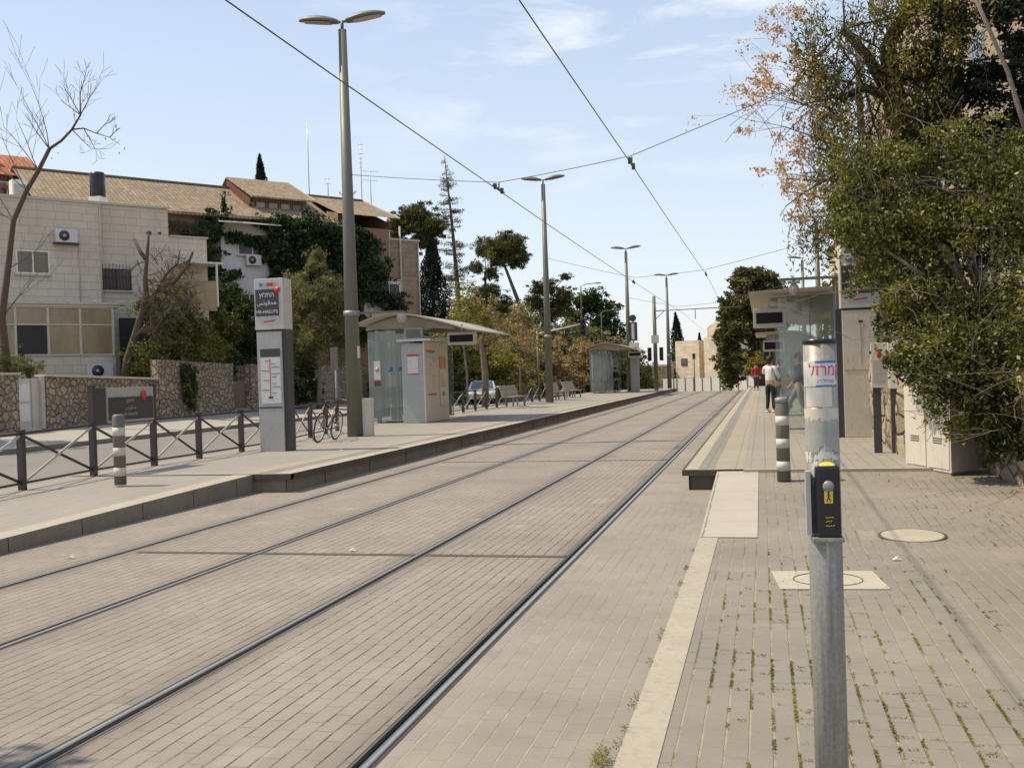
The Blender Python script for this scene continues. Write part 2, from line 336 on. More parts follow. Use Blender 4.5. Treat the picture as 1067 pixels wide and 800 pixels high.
# ------------------------------------------------------------------ terrain profile (the line crests at about 85 m and drops away)
def prof(y):
    if y < 80: return 0.0
    if y < 110: return -.001*(y-80)**2
    if y < 260: return -.9-.06*(y-110)
    return -9.9
YS = [-12, -4, 0, 2, 4, 6, 8, 10.4, 12.5, 14.6, 18, 24, 30, 40, 50, 60, 70, 80, 84, 88, 92, 96, 100, 105, 110, 125, 150, 180, 220, 260]
def strip(name, xl, xr, z, mat, y0=-12, y1=260, skirt=None, extra=(), kind='structure', nx=1, parent=None):
    fx = lambda q, y: q(y) if callable(q) else q
    ys = sorted(set([y0, y1]+[y for y in list(YS)+list(extra) if y0 < y < y1])); mb = MB()
    for a, b in zip(ys, ys[1:]):
        for i in range(nx):
            pts = []
            for y, k in ((a, i), (a, i+1), (b, i+1), (b, i)):
                x = fx(xl, y)+(fx(xr, y)-fx(xl, y))*k/nx; pts.append((x, y, prof(y)+(z(x, y) if callable(z) else z)))
            mb.add(pts, [(0, 1, 2, 3)])
    o = mb.build(name, mat, parent)
    if kind: o['kind'] = kind
    return o
# ground sheet to the horizon
mb = MB(); gy = [-200, -12, 20, 60, 80, 95, 110, 150, 200, 260, 500, 2500]
for a, b in zip(gy, gy[1:]):
    for x0, x1 in ((-2500, -60), (-60, -24.3), (-24.3, 4), (4, 60), (60, 2500)):
        mb.add([(x0, a, prof(a)-.22), (x1, a, prof(a)-.22), (x1, b, prof(b)-.22), (x0, b, prof(b)-.22)], [(0, 1, 2, 3)])
o = mb.build('ground', M['ground']); o['kind'] = 'structure'

RX = [-6.36, -4.89, -3.20, -1.73]
RW = .062
# track paving between the rails
edges = [-7.66, *RX, -.66]
mats = ['track_pave']*4+['side_pave']
for i in range(5):
    a = edges[i]+(RW if i else 0); b = edges[i+1]-(RW if i < 4 else 0)
    strip('track_paving', a, b, 0, M[mats[i]], y0=-12, y1=260)
rlab = ['far left grooved rail, closest to the left platform', 'grooved rail of the left track, on its right side', 'grooved rail of the right track, on its left side', 'grooved rail nearest to the right hand pavement']
for i, x in enumerate(RX):
    s = 1 if i % 2 == 0 else -1     # groove on the inner side
    root = thing('tram_rail', rlab[i], 'rail', (x, 0, 0), group='grooved tram rails')
    def rs(name, prf, mat):
        mb = MB(); ys = [-12]+[y for y in YS if y > -12]
        for a, b in zip(ys, ys[1:]):
            for (u0, w0), (u1, w1) in zip(prf, prf[1:]):
                mb.add([(u0*s, a, prof(a)+w0), (u1*s, a, prof(a)+w1), (u1*s, b, prof(b)+w1), (u0*s, b, prof(b)+w0)], [(0, 1, 2, 3)])
        return mb.build(name, mat, root)
    rs('rubber_filler', [(-RW, 0), (-.04, .001)], M['rubber']); rs('rubber_filler', [(.05, .001), (RW+.001, 0)], M['rubber'])
    rs('rail_head', [(-.042, -.01), (-.036, .005), (.004, .006), (.008, -.02)], M['steel'])
    rs('running_band', [(-.03, .0063), (-.008, .0066)], M['polished'])
    rs('groove', [(.008, -.02), (.01, -.05), (.038, -.05), (.04, -.02)], M['groove'])
    rs('guard_lip', [(.04, -.02), (.042, .003), (.05, .001)], M['steel'])
# drainage slots across the tracks
for yy, xa, xb in ((9.28, -6.2, RX[1]-RW), (9.28, RX[1]+RW, RX[2]-RW), (9.28, RX[2]+RW, RX[3]-RW), (19.6, -6.2, RX[1]-RW), (19.6, RX[1]+RW, RX[2]-RW), (19.6, RX[2]+RW, RX[3]-RW)):
    o = MB().box(xa, xb, yy-.05, yy+.05, -.02, .004).build('drain_channel', M['conc_dark']); o['kind'] = 'structure'

# ------------------------------------------------------------------ right pavement, ramp and platform
def zr(x, y):       # height of right walking surface
    if y <= 10.4: return .0
    if y <= 14.6: return .25*(y-10.4)/4.2
    return .25
strip('pavement', -.48, 4.2, lambda x, y: .004+zr(x, y), M['walk_pave'], y1=14.6, nx=3)
strip('kerb', -.66, -.48, .008, M['kerb'], y1=10.4)
# ramp slabs with their side face
strip('ramp_slab', -.66, -.1, lambda x, y: .012+zr(x, y), M['slab'], y0=10.4, y1=14.58)
mb = MB(); mb.add([(-.66, 10.4, 0), (-.66, 14.58, 0), (-.66, 14.58, .262), (-.66, 10.4, .012)], [(0, 1, 2, 3)]); o = mb.build('ramp_side', M['kerb']); o['kind'] = 'structure'
PR0 = 14.6
def plat_strip(xl, xr, mat, name='platform', dz=0, y0=PR0, y1=88): return strip(name, xl, xr, .28+dz, M[mat], y0=y0, y1=y1)
plat_strip(-1.1, -.92, 'kerb', 'platform_edge', .003); plat_strip(-.92, -.7, 'plat_grey'); plat_strip(-.7, -.3, 'tactile', 'tactile_paving', .002); plat_strip(-.3, 4.2, 'plat_pave')
o = MB().box(-.3, 3.2, PR0-.12, PR0-.001, .1, .287).build('platform_kerb', M['kerb']); o['kind'] = 'structure'
mb = MB(); 
for a, b in zip([14.6, 30, 50, 70, 80], [30, 50, 70, 80, 88]): mb.add([(-1.05, a, prof(a)), (-1.05, b, prof(b)), (-1.05, b, prof(b)+.2), (-1.05, a, prof(a)+.2)], [(0, 1, 2, 3)])
mb.box(-1.03, -.663, 14.62, 14.9, 0, .2); o = mb.build('platform_face', M['conc_dark']); o['kind'] = 'structure'
mb = MB(); mb.box(-1.14, -1.0, 14.58, 88, .2, .2815); mb.box(-1.0, -.663, 14.58, 14.75, .2, .278); o = mb.build('platform_nosing', M['conc_dark']); o['kind'] = 'structure'

# ------------------------------------------------------------------ left pavement and platform
def zl(x, y): return .12+.15*max(0, min(1, (y-8)/6.5))
def xfence(y): return -10.9 if y < 19.5 else (-10.9-1.7*(y-19.5)/8 if y < 27.5 else -12.6)
strip('pavement', xfence, -7.98, lambda x, y: .004+zl(x, y), M['plat_pave'], y0=-12, y1=14.8, extra=[9, 11])
strip('kerb', -7.98, -7.66, lambda x, y: .010+zl(x, y), M['kerb'], y0=-12, y1=14.8, extra=[9, 11])
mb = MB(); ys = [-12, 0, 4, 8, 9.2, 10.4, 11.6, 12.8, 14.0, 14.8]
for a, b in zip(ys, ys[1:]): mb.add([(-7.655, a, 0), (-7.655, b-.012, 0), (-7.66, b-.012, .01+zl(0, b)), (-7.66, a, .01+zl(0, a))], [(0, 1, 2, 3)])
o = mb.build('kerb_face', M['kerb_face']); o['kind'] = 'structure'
PL0 = 14.5
strip('platform', xfence, -8.0, .284, M['plat_pave'], y0=PL0, y1=88, extra=[19.5, 27.5])
strip('platform', -7.62, -7.32, .284, M['plat_grey'], y0=PL0, y1=88); strip('tactile_paving', -8.0, -7.62, .286, M['tactile'], y0=PL0, y1=88)
strip('platform_edge', -7.32, -7.03, .288, M['kerb'], y0=PL0, y1=88)
mb = MB()
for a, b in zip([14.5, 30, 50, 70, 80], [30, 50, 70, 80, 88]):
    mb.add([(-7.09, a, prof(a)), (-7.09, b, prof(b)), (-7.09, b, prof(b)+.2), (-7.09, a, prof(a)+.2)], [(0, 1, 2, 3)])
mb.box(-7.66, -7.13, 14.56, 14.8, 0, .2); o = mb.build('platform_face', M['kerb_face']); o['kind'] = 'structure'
mb = MB()
for a, b in zip([14.5, 30, 50, 70, 80], [30, 50, 70, 80, 88]): mb.add([(-7.02, a, prof(a)+.2), (-7.02, b, prof(b)+.2), (-7.02, b, prof(b)+.287), (-7.02, a, prof(a)+.287)], [(0, 1, 2, 3)])
mb.box(-7.66, -7.02, 14.49, 14.6, .2, .283); o = mb.build('platform_nosing', M['conc_dark']); o['kind'] = 'structure'
mb = MB(); y = 15.9
while y < 60: mb.box(-7.088, -7.082, y, y+.014, 0, .2); y += 2.0
o = mb.build('platform_joint', M['groove']); o['kind'] = 'structure'

# left carriageway and far pavement
strip('road', -19.4, xfence, lambda x, y: .0 + (.06 if x > -15 else .02), M['asphalt'], y0=-12, y1=200, extra=[19.5, 27.5])
o = MB().box(-11.3, -11.2, -12, 19, .062, .066).build('road_line', M['paper']); o['kind'] = 'structure'
strip('far_kerb', -19.6, -19.4, .16, M['kerb'], y1=95); o = MB().box(-19.405, -19.4, -12, 79, -.1, .16).build('far_kerb_face', M['kerb_face']); o['kind'] = 'structure'
strip('far_pavement', -24.3, -19.6, lambda x, y: .16+.2*(-19.6-x)/4.7, M['concrete'], y1=95)
o = MB().box(-90, -24.3, 10, 95, -.2, 1.85).build('garden_ground', M['earth']); o['kind'] = 'structure'
o = MB().box(3.3, 40, 11, 95, -.2, 1.2).build('garden_ground', M['earth']); o['kind'] = 'structure'
strip('pavement_right', 4.2, 12, .0, M['walk_pave'], y1=14.6)

# ------------------------------------------------------------------ text
def text(s, h, parent, loc, rot=(rad(90), 0, 0), mat=None, name='lettering', align='CENTER', wx=1.0, depth=.0015):
    cu = bpy.data.curves.new('t', 'FONT'); cu.body = s; cu.size = h; cu.align_x = align; cu.align_y = 'CENTER'; cu.extrude = depth; cu.resolution_u = 3
    to = bpy.data.objects.new('t', cu); COL.objects.link(to); dg = bpy.context.evaluated_depsgraph_get()
    me = bpy.data.meshes.new_from_object(to.evaluated_get(dg)); me.name = name
    bpy.data.objects.remove(to); me.materials.clear(); me.materials.append(mat)
    o = bpy.data.objects.new(name, me); link(o, parent); o.location = loc; o.rotation_euler = rot; o.scale = (wx, 1, 1); return o
HE = 'החלוץ'[::-1]
AR = '\ufeb2\ufe97\ufeee\ufedf\ufe8e\ufea4\ufeeb'

# ------------------------------------------------------------------ foreground push-button post
M['torn'] = plain('faded_sticker', (.33, .34, .3), .7, var=.2, scale=20)
P0 = thing('crossing_button_post', 'round galvanised steel post with stickers and black push button box, in the foreground', 'post', (.175, 3.4, 0))
mb = MB(); mb.cyl(0, 0, 0, 1.735, .0575, 40); mb.build('pole', M['galv'], P0)
P0.scale = (.89, .89, 1)
MB().cyl(0, 0, 1.733, 1.746, .0605, 40).build('cap', M['black'], P0)
def wrap(name, z0, z1, a0, a1, mat, r=.0583, edge=None, seg=28, parent=P0):
    mb = MB(); 
    for i in range(seg):
        for k in range(1):
            ta, tb = a0+(a1-a0)*i/seg, a0+(a1-a0)*(i+1)/seg
            e = edge or (lambda t: 0)
            pts = [(math.cos(t)*r, math.sin(t)*r, z) for t, z in ((ta, z0+e(i/seg)), (tb, z0+e((i+1)/seg)), (tb, z1), (ta, z1))]
            mb.add(pts, [(0, 1, 2, 3)], 0, True)
    return mb.build(name, mat, parent)
A0, A1 = rad(-175), rad(-25)
wrap('sticker', 1.598, 1.678, rad(-172), rad(-30), M['paper'])
wrap('sticker_band', 1.671, 1.678, rad(-110), rad(-30), M['blue'], .0588); wrap('sticker_band', 1.598, 1.603, rad(-110), rad(-30), M['blue'], .0588)
def glyphs_on_post(s, h, z, a, mat, step=1.0, r=.0592):
    o = text(s, h, P0, (0, 0, 0), mat=mat, depth=0); me = o.data
    for v in me.vertices:
        t = a+v.co.x/r; x, y = math.cos(t)*r, math.sin(t)*r; v.co = Vector((x, y, z+v.co.y))
    o.rotation_euler = (0, 0, 0); me.update(); return o
o = glyphs_on_post('קמרזל'[::-1].replace('ק', 'ק'), .05, 1.648, rad(-72), M['pink'])
glyphs_on_post('קמרזל רק'[::-1], .016, 1.615, rad(-75), M['blue'])
wrap('notice', 1.535, 1.596, rad(-152), rad(-55), M['panel_light']); 
pz = [RNG.random() for _ in range(40)]
wrap('torn_sticker', 1.43, 1.525, rad(-176), rad(-20), M['torn'], .0584, lambda t: -.05*abs(math.sin(t*5.3))*(.5+pz[int(t*28)]))
wrap('torn_sticker', 1.505, 1.53, rad(-176), rad(-20), M['cream'], .0588, lambda t: -.02*pz[int(t*28)])
wrap('torn_sticker', 1.36, 1.395, rad(-176), rad(-20), M['paper'], .0584, lambda t: .02*pz[int(t*28)])
# button box
bx = MB(); bx.bbox(-.018, .064, -.105, -.03, 1.085, 1.33, .012); bx.build('button_box', M['black'], P0, loc=(-.017, 0, .145), rot=(0, 0, rad(2)))
[c for c in kids(P0) if c.name.startswith('button_box')][0].scale = (1, 1, .91)
bb = [c for c in kids(P0) if c.name.startswith('button_box')][0]
MB().box(-.05, -.034, -.085, -.03, 1.095, 1.31).build('box_bracket', M['panel'], bb)
MB().bbox(-.034, .072, -.108, -.03, 1.072, 1.088, .004).build('base_flange', M['galv'], bb)
t_ = MB(); t_.lathe([(0, 0), (.027, 0), (.027, .006), (.018, .009), (0, .009)], 24); o = t_.build('signal_lens', M['yellow'], bb, loc=(.023, -.083, 1.328), rot=(rad(28), 0, 0)); o.scale = (1.0, .8, .7)
MB().box(.009, .037, -.1075, -.1045, 1.205, 1.258).build('pictogram_plate', M['yellow'], bb)
o = MB().lathe([(0, 0), (.019, 0), (.019, .004), (.013, .008), (0, .009)], 24).build('push_button', M['galv'], bb, loc=(.023, -.105, 1.262), rot=(rad(90), 0, 0))
pk = MB(); z = 1.229; x = .023; yq = -.1085
pk.lathe([(0, 0), (.004, 0), (.004, .001), (0, .001)], 12, c=(0, 0, 0)); 
ped = MB(); ped.box(x-.002, x+.002, yq, yq+.001, 1.228, 1.24).box(x-.0028, x+.0028, yq, yq+.001, 1.2405, 1.246)
ped.beam((x, yq, 1.236), (x+.006, yq, 1.229), .002).beam((x, yq, 1.236), (x-.006, yq, 1.230), .002).beam((x, yq, 1.229), (x+.006, yq, 1.212), .0026).beam((x, yq, 1.229), (x-.006, yq, 1.212), .0026)
ped.build('walking_figure', M['black'], bb)
for k, (w, z) in enumerate(((.024, 1.158), (.021, 1.144), (.026, 1.13))):
    mm = MB(); xx = .012
    while xx < .012+w:
        l = random.uniform(.003, .006); mm.beam((xx, -.1065, z), (xx+l, -.1065, z+random.uniform(-.003, .003)), .002); xx += l+.0015
    mm.build('raised_lettering', M['yellow'], bb)

# ------------------------------------------------------------------ striped bollards
def bollard(label, loc, h=1.02, r=.085):
    t = thing('striped_bollard', label, 'bollard', loc, group='grey and white striped bollards')
    mb = MB(); mb.lathe([(r, 0), (r, h-.03), (r-.012, h-.008), (r-.03, h)], 28); mb.build('bollard_body', M['bandgrey'], t)
    for z0, z1 in ((.13, .25), (.42, .54), (.71, .83)):
        k = h/1.02; MB().lathe([(r+.0015, z0*k), (r+.0015, z1*k)], 28).build('white_band', M['bandwhite'], t)
    return t
M['bandgrey'] = plain('bollard_grey', (.14, .125, .1), .55, var=.15)
bollard('grey and white striped bollard on the left pavement in front of the fence sign', (-9.1, 13.25, .27))
b = bollard('grey and white striped bollard with a metal cap at the start of the right platform', (.22, 13.75, .215))
MB().lathe([(.088, 1.0), (.088, 1.055), (.06, 1.07)], 28).build('metal_collar', M['galv'], b)

# ------------------------------------------------------------------ station totems
def totem(label, loc, rz=0, w=.6, d=.36, H=3.52, flip=1, faded=False):
    t = thing('station_totem', label, 'sign', loc, rz)
    MB().bbox(-w/2-(.12 if faded else .02), w/2+.02, 0.03, d, 0, 2.48, .01).build('dark_body', M['char'], t)
    MB().bbox(-w/2, w/2-.05*flip, -.012, .028, .0, 2.44, .008).build('front_panel', M['cabtan'] if faded else M['panel'], t)
    hd = MB().bbox(-w/2-.02, w/2+.02, -.02, d+.02, 2.48, H, .014).build('head_box', M['headpanel'], t)
    MB().bbox(-w/2+.01, w/2-.08, -.034, -.021, 2.76, 3.3, .004).build('name_panel', M['char'], t)
    xm = -.035
    text(HE, .13, t, (xm, -.036, 3.18), mat=M['white']); text(AR, .115, t, (xm, -.036, 3.02), mat=M['white']); text('HE-HALUTS', .092, t, (xm, -.036, 2.84), mat=M['white'])
    for x0, x1, c in ((-.2, -.13, 'blue'), (-.12, -.04, 'bluegrey'), (-.03, .1, 'red'), (.11, .17, 'orange')): MB().box(x0, x1, -.026, -.0205, 3.36, 3.43).build('operator_mark', M[c], t)
    text('CITYPASS', .05, t, (xm, -.024, 3.335), mat=M['blue']) if False else None
    o = MB().lathe([(0, 0), (.062, 0), (.062, .006), (0, .006)], 24).build('red_disc', M['red'], t, loc=(w/2-.1, -.036, 3.28), rot=(rad(90), 0, 0))
    MB().add([(-.17, -.026, 2.70), (-.13, -.026, 2.65), (.02, -.026, 2.665), (.14, -.026, 2.682), (.12, -.026, 2.652), (-.02, -.026, 2.635), (-.11, -.026, 2.62)], [(0, 1, 2, 3, 4, 5, 6)]).build('swoosh_mark', M['red'], t)
    hx = w/2-.05
    if faded:
        MB().box(-.04, .04, -.02, -.0125, 2.2, 2.24).build('stop_marker', M['char'], t); MB().box(-w/2+.02, w/2-.08, -.018, -.0125, 1.28, 1.3).build('panel_trim', M['concrete'], t); MB().box(-.01, .0, -.018, -.0125, 1.4, 2.2).build('route_line', M['concrete'], t)
        return t
    MB().box(-hx+.02, hx-.04, -.02, -.0125, 1.93, 2.09).build('line_header', M['char'], t)
    MB().box(-hx+.02, hx-.04, -.02, -.0125, .98, 1.91).build('route_map', M['paper'], t)
    MB().box(-.03, -.012, -.0245, -.021, 1.1, 1.88).build('route_line', M['red'], t)
    mm = MB()
    for k in range(11):
        z = 1.84-k*.066; s = 1 if k % 3 else -1
        for q in range(random.randint(2, 4)): x = .02+q*.045 if s > 0 else -.08-q*.045; mm.box(x, x+.04, -.0235, -.021, z, z+.012)
    mm.build('stop_lettering', M['char'], t)
    MB().box(-.07, .03, -.0245, -.021, 1.08, 1.12).build('stop_marker', M['char'], t)
    MB().box(-w/2+.01, w/2-.08, -.018, -.0125, .88, .91).build('panel_trim', M['char'], t)
    return t
totem('tall station sign with Hebrew, Arabic and English name by the left fence', (-9.72, 19.35, .284))
# right totem seen from its left side
TR = totem('tall station sign half hidden in leaves at the right pavement', (1.84, 20.9, .284), w=.68, faded=True)

# ------------------------------------------------------------------ small validators / sign on fence
def validator(label, loc, rz):
    t = thing('ticket_validator', label, 'sign', loc, rz)
    MB().bbox(-.2, -.08, .02, .12, 0, 1.05, .006).build('post', M['char'], t); MB().bbox(.06, .2, -.06, .14, 0, 1.35, .006).build('post', M['char'], t)
    MB().bbox(-.22, .02, -.06, .03, 1.02, 1.72, .008).build('sign_box', M['panel_light'], t)
    MB().box(-.19, -.0, -.066, -.0605, 1.1, 1.45).build('screen', M['panel'], t)
    MB().bbox(.03, .21, -.09, .1, 1.0, 1.72, .01).build('side_box', M['white'], t)
    mk = MB(); mk.lathe([(0, 0), (.035, 0), (.035, .006), (0, .006)], 16); o = mk.build('red_drop_mark', M['red'], t, loc=(-.1, -.0665, 1.54), rot=(rad(90), 0, 0)); o.scale = (1, 1.9, 1)
    return t
validator('ticket validator with white head and red drop beside the right stone wall', (1.86, 17.1, .284), rad(-4))

# left sign on fence
fs = thing('fence_sign', 'low wide dark station sign with red drop fixed between two fence posts', 'sign', (-10.47, 14.55, .26), rad(83.5))
# local x runs along the fence (+Y world), local -Y faces the tracks
fs.rotation_euler = (0, 0, rad(88))
MB().bbox(.02, .3, -.05, .06, .82, 1.42, .006).build('post_box', M['char'], fs)
MB().bbox(.36, 1.62, -.02, .03, .84, 1.42, .006).build('sign_frame', M['panel'], fs)
MB().bbox(.39, 1.59, -.035, -.021, .88, 1.26, .004).build('sign_panel', M['char'], fs)
for k, (s, h) in enumerate(((HE, .085), (AR, .08), ('HE-HALUTS', .07))): text(s, h, fs, (.95, -.038, 1.19-.11*k), mat=M['panel'])
o = MB().lathe([(0, 0), (.07, 0), (.07, .006), (0, .006)], 20).build('red_drop_mark', M['red'], fs, loc=(1.32, -.038, 1.28), rot=(rad(90), 0, 0)); o.scale = (1, 1.25, 1)

# ------------------------------------------------------------------ pedestrian fence (X braces)
def fence(label, pts, zf, h=.86, tall=(), grp=None):
    t = thing('metal_railing', label, 'railing', (pts[0][0], pts[0][1], 0), group=grp); ox, oy = pts[0]
    for i, (x, y) in enumerate(pts):
        z = zf(x, y); hh = 1.44 if i in tall else h
        MB().box(x-ox-.05, x-ox+.05, y-oy-.035, y-oy+.035, z, z+hh).box(x-ox-.055, x-ox+.055, y-oy-.04, y-oy+.04, z+hh, z+hh+.012).build('post', M['bronze'], t)
    for (x0, y0), (x1, y1) in zip(pts, pts[1:]):
        a = Vector((x0-ox, y0-oy, zf(x0, y0))); b = Vector((x1-ox, y1-oy, zf(x1, y1))); u = (b-a).normalized(); a2, b2 = a+u*.04, b-u*.04
        up = Vector((0, 0, 1))
        MB().beam(a2+up*(h-.04), b2+up*(h-.04), .05, .035).beam(a2+up*.1, b2+up*.1, .03, .03).build('rail', M['bronze'], t)
        n = Vector((u.y, -u.x, 0))*.016
        MB().beam(a2+up*.12+n, b2+up*(h-.07)+n, .012, .04).build('brace', M['brace'], t)
        MB().beam(a2+up*(h-.07)-n, b2+up*.12-n, .012, .04).build('brace', M['bronze'], t)
    return t
def zfl(x, y): return .004+zl(x, y) if y < 14.8 else .284
pts = [(-10.47, y) for y in (8.0, 9.6, 11.25, 12.9, 14.55, 16.25, 17.75, 19.4, 21.0)]
fence('dark railing with crossed braces between left pavement and road, nearest stretch', pts, zfl, tall=(4, 5), grp='railings with crossed braces')
fence('dark railing with crossed braces behind the parked bicycle', [(-10.75, 22.4), (-11.05, 24.0), (-11.35, 25.6), (-11.7, 27.2)], zfl, grp='railings with crossed braces')
fence('dark railing with crossed braces between first shelter and the benches', [(-11.75, y) for y in (38.2, 40, 41.8, 43.6, 45.4, 47.2)], zfl, grp='railings with crossed braces')
fence('dark railing with crossed braces behind the far benches', [(-11.75, y) for y in (51, 52.8, 54.6, 56.4, 58.2, 60, 61.8, 63.6)], zfl, grp='railings with crossed braces')

# ------------------------------------------------------------------ street lamps
def lamp_head(t, s, tilt=.0, L=1.0):
    z0 = 10.3
    Mx = Matrix.Translation((s*.12, 0, z0+.02)) @ Matrix.Rotation(-s*rad(7), 4, 'Y')
    mb = MB(); N = 9; sec = []
    for i in range(N):
        u = i/(N-1); w = .2*(math.sin(math.pi*min(1, .12+u*.86))**.55); h = .14*(math.sin(math.pi*min(1, .1+u*.85))**.7)
        for j in range(12):
            a = 2*math.pi*j/12; sec.append(Mx @ Vector((s*(.0+u*L), math.cos(a)*w, (math.sin(a)*h if math.sin(a) > 0 else math.sin(a)*.035))))
    mb.add(sec, [(i*12+j, i*12+(j+1) % 12, (i+1)*12+(j+1) % 12, (i+1)*12+j) for i in range(N-1) for j in range(12)], 0, True)
    mb.f += [tuple(range(12)), tuple((N-1)*12+j for j in range(12))]; mb.m += [0, 0]; mb.sm += [False, False]
    lu = mb.build('lamp_head', M['pole'], t)
    mb = MB(); Q = 7; vs = []
    for i in range(Q):
        u = .18+.7*i/(Q-1); w = .15*(math.sin(math.pi*(.12+u*.8))**.5)
        for k in (-1, 1): vs.append(Mx @ Vector((s*u*L, k*w, -.038)))
    mb.add(vs, [(2*i, 2*i+1, 2*i+3, 2*i+2) for i in range(Q-1)]); mb.build('lamp_lens', M['lens'], lu)
M['lens'] = plain('lamp_lens', (.42, .36, .33), .25, var=.15)
def street_lamp(label, loc, sz=1.0, heads=(-1, 1), rz=0.0):
    t = thing('street_lamp', label, 'street lamp', loc, rz, group='tall tapered street lamps along the tram line'); t.scale = (1, 1, sz)
    MB().tube([(0, 0, 0), (0, 0, 10.12)], [.2, .1], 28).build('pole', M['pole'], t)
    MB().tube([(0, 0, 10.12), (0, 0, 10.34)], .04, 12).beam((-.16, 0, 10.32), (.16, 0, 10.32), .05).build('top_bracket', M['pole'], t)
    for s in heads: lamp_head(t, s)
    MB().lathe([(.2, 0), (.2, .02), (.19, .03)], 24).build('base_plate', M['pole'], t)
    mb = MB(); mb.lathe([(.19, 3.0), (.2, 3.0), (.2, 3.13), (.19, 3.13)], 24); mb.build('collar', M['galv'], t)
    return t
L1 = street_lamp('tall grey double street lamp with camera arm, nearest on the left platform', (-9.93, 24.2, .284), 1.0, rz=rad(4))
# lamp head stretch across track: arms perpendicular to the track
ca = MB(); ca.beam((0, 0, 3.07), (1.32, .12, 3.07), .06, .05); ca.build('camera_arm', M['pole'], L1)
MB().cyl(1.25, .11, 2.98, 3.05, .02, 10).ell((1.25, .11, 2.92), (.12, .12, .12), 16, 10).build('camera_dome', M['lens'], L1)
MB().beam((-.22, 0, 6.1), (-.12, 0, 6.0), .03).beam((.22, 0, 6.1), (.12, 0, 6.0), .03).build('cleat', M['white'], L1)
MB().box(.12, .19, -.1, .0, 1.95, 2.25).build('notice_plate', M['panel_light'], L1)
MB().bbox(.17, .42, .0, .25, 0, .95, .01).build('cable_box', M['ticket'], L1)
street_lamp('tall grey double street lamp standing behind the benches, second on the left', (-10.55, 51.5, .284), 1.09)
street_lamp('tall grey double street lamp beside the second shelter, third on the left', (-9.6, 76.5, .284), 1.02)
street_lamp('tall grey double street lamp at the crest, farthest on the left', (-8.3, 95.0, .06), 1.0)
street_lamp('tall grey street lamp on the right platform, partly hidden by orange seed clusters', (3.13, 41, .2), .97, heads=(-1,))
street_lamp('tall grey street lamp on the right rising above the shelter camera arm', (3.2, 62, .2), .97, heads=(-1, 1))
street_lamp('farthest grey street lamp on the right with only its head showing', (3.2, 84, .15), .97, heads=(-1,))

# ------------------------------------------------------------------ overhead line
def wire(name, label, pts, r=.011, cat='wire', group=None, sag=0.0, parts=()):
    t = thing(name, label, cat, (0, 0, 0), group=group)
    out = []
    for (a, b) in zip(pts, pts[1:]):
        a, b = Vector(a), Vector(b)
        for i in range(9): u = i/9; p = a.lerp(b, u); p.z -= sag*4*u*(1-u); out.append(p)
    out.append(Vector(pts[-1])); MB().tube(out, r, 6).build('cable', M['wire'], t); return t
M['wire'] = plain('wire_metal', (.09, .09, .095), .5, .5)
w1 = wire('contact_wire', 'overhead contact wire above the left track', [(-5.35, -6, 5.85), (-5.6, 22.4, 5.8), (-5.7, 48, 5.85), (-5.5, 76, 5.85), (-5.5, 100, 5.6), (-5.5, 140, 3.2)], .0095, group='contact wires above the tracks', sag=.03)
w2 = wire('contact_wire', 'overhead contact wire above the right track', [(-2.6, -6, 5.85), (-2.44, 20.8, 5.82), (-2.3, 46, 5.85), (-2.45, 76, 5.85), (-2.45, 100, 5.6), (-2.45, 140, 3.2)], .0095, group='contact wires above the tracks', sag=.03)
for w, x, y in ((w1, -5.6, 22.4), (w2, -2.44, 20.8), (w1, -5.7, 48), (w2, -2.3, 46)):
    MB().tube([(x, y, 5.8), (x, y+.05, 5.98)], .018, 6).tube([(x, y-.5, 5.83), (x, y+.5, 5.83)], .02, 6).box(x-.03, x+.03, y-.35, y-.25, 5.78, 5.9).box(x-.03, x+.03, y+.25, y+.35, 5.78, 5.9).build('clamp', M['wire'], w)
wire('span_wire', 'nearest cross span wire from the first left lamp to the right', [(-9.85, 24.2, 6.8), (-5.6, 22.4, 5.98), (-2.44, 20.8, 6.0), (6.4, 17.6, 8.2)], .008, group='span wires across the tracks', sag=.02)
wire('span_wire', 'second cross span wire between second left lamp and right lamp', [(-10.5, 51.5, 7.6), (-5.7, 48, 6.05), (-2.3, 46, 6.05), (3.1, 41, 6.7)], .009, group='span wires across the tracks', sag=.03)
wire('span_wire', 'far cross span wire between third left lamp and right lamp', [(-9.55, 76.5, 7.2), (-5.5, 72, 6.1), (-2.45, 69, 6.1), (3.15, 62, 6.9)], .011, group='span wires across the tracks', sag=.03)

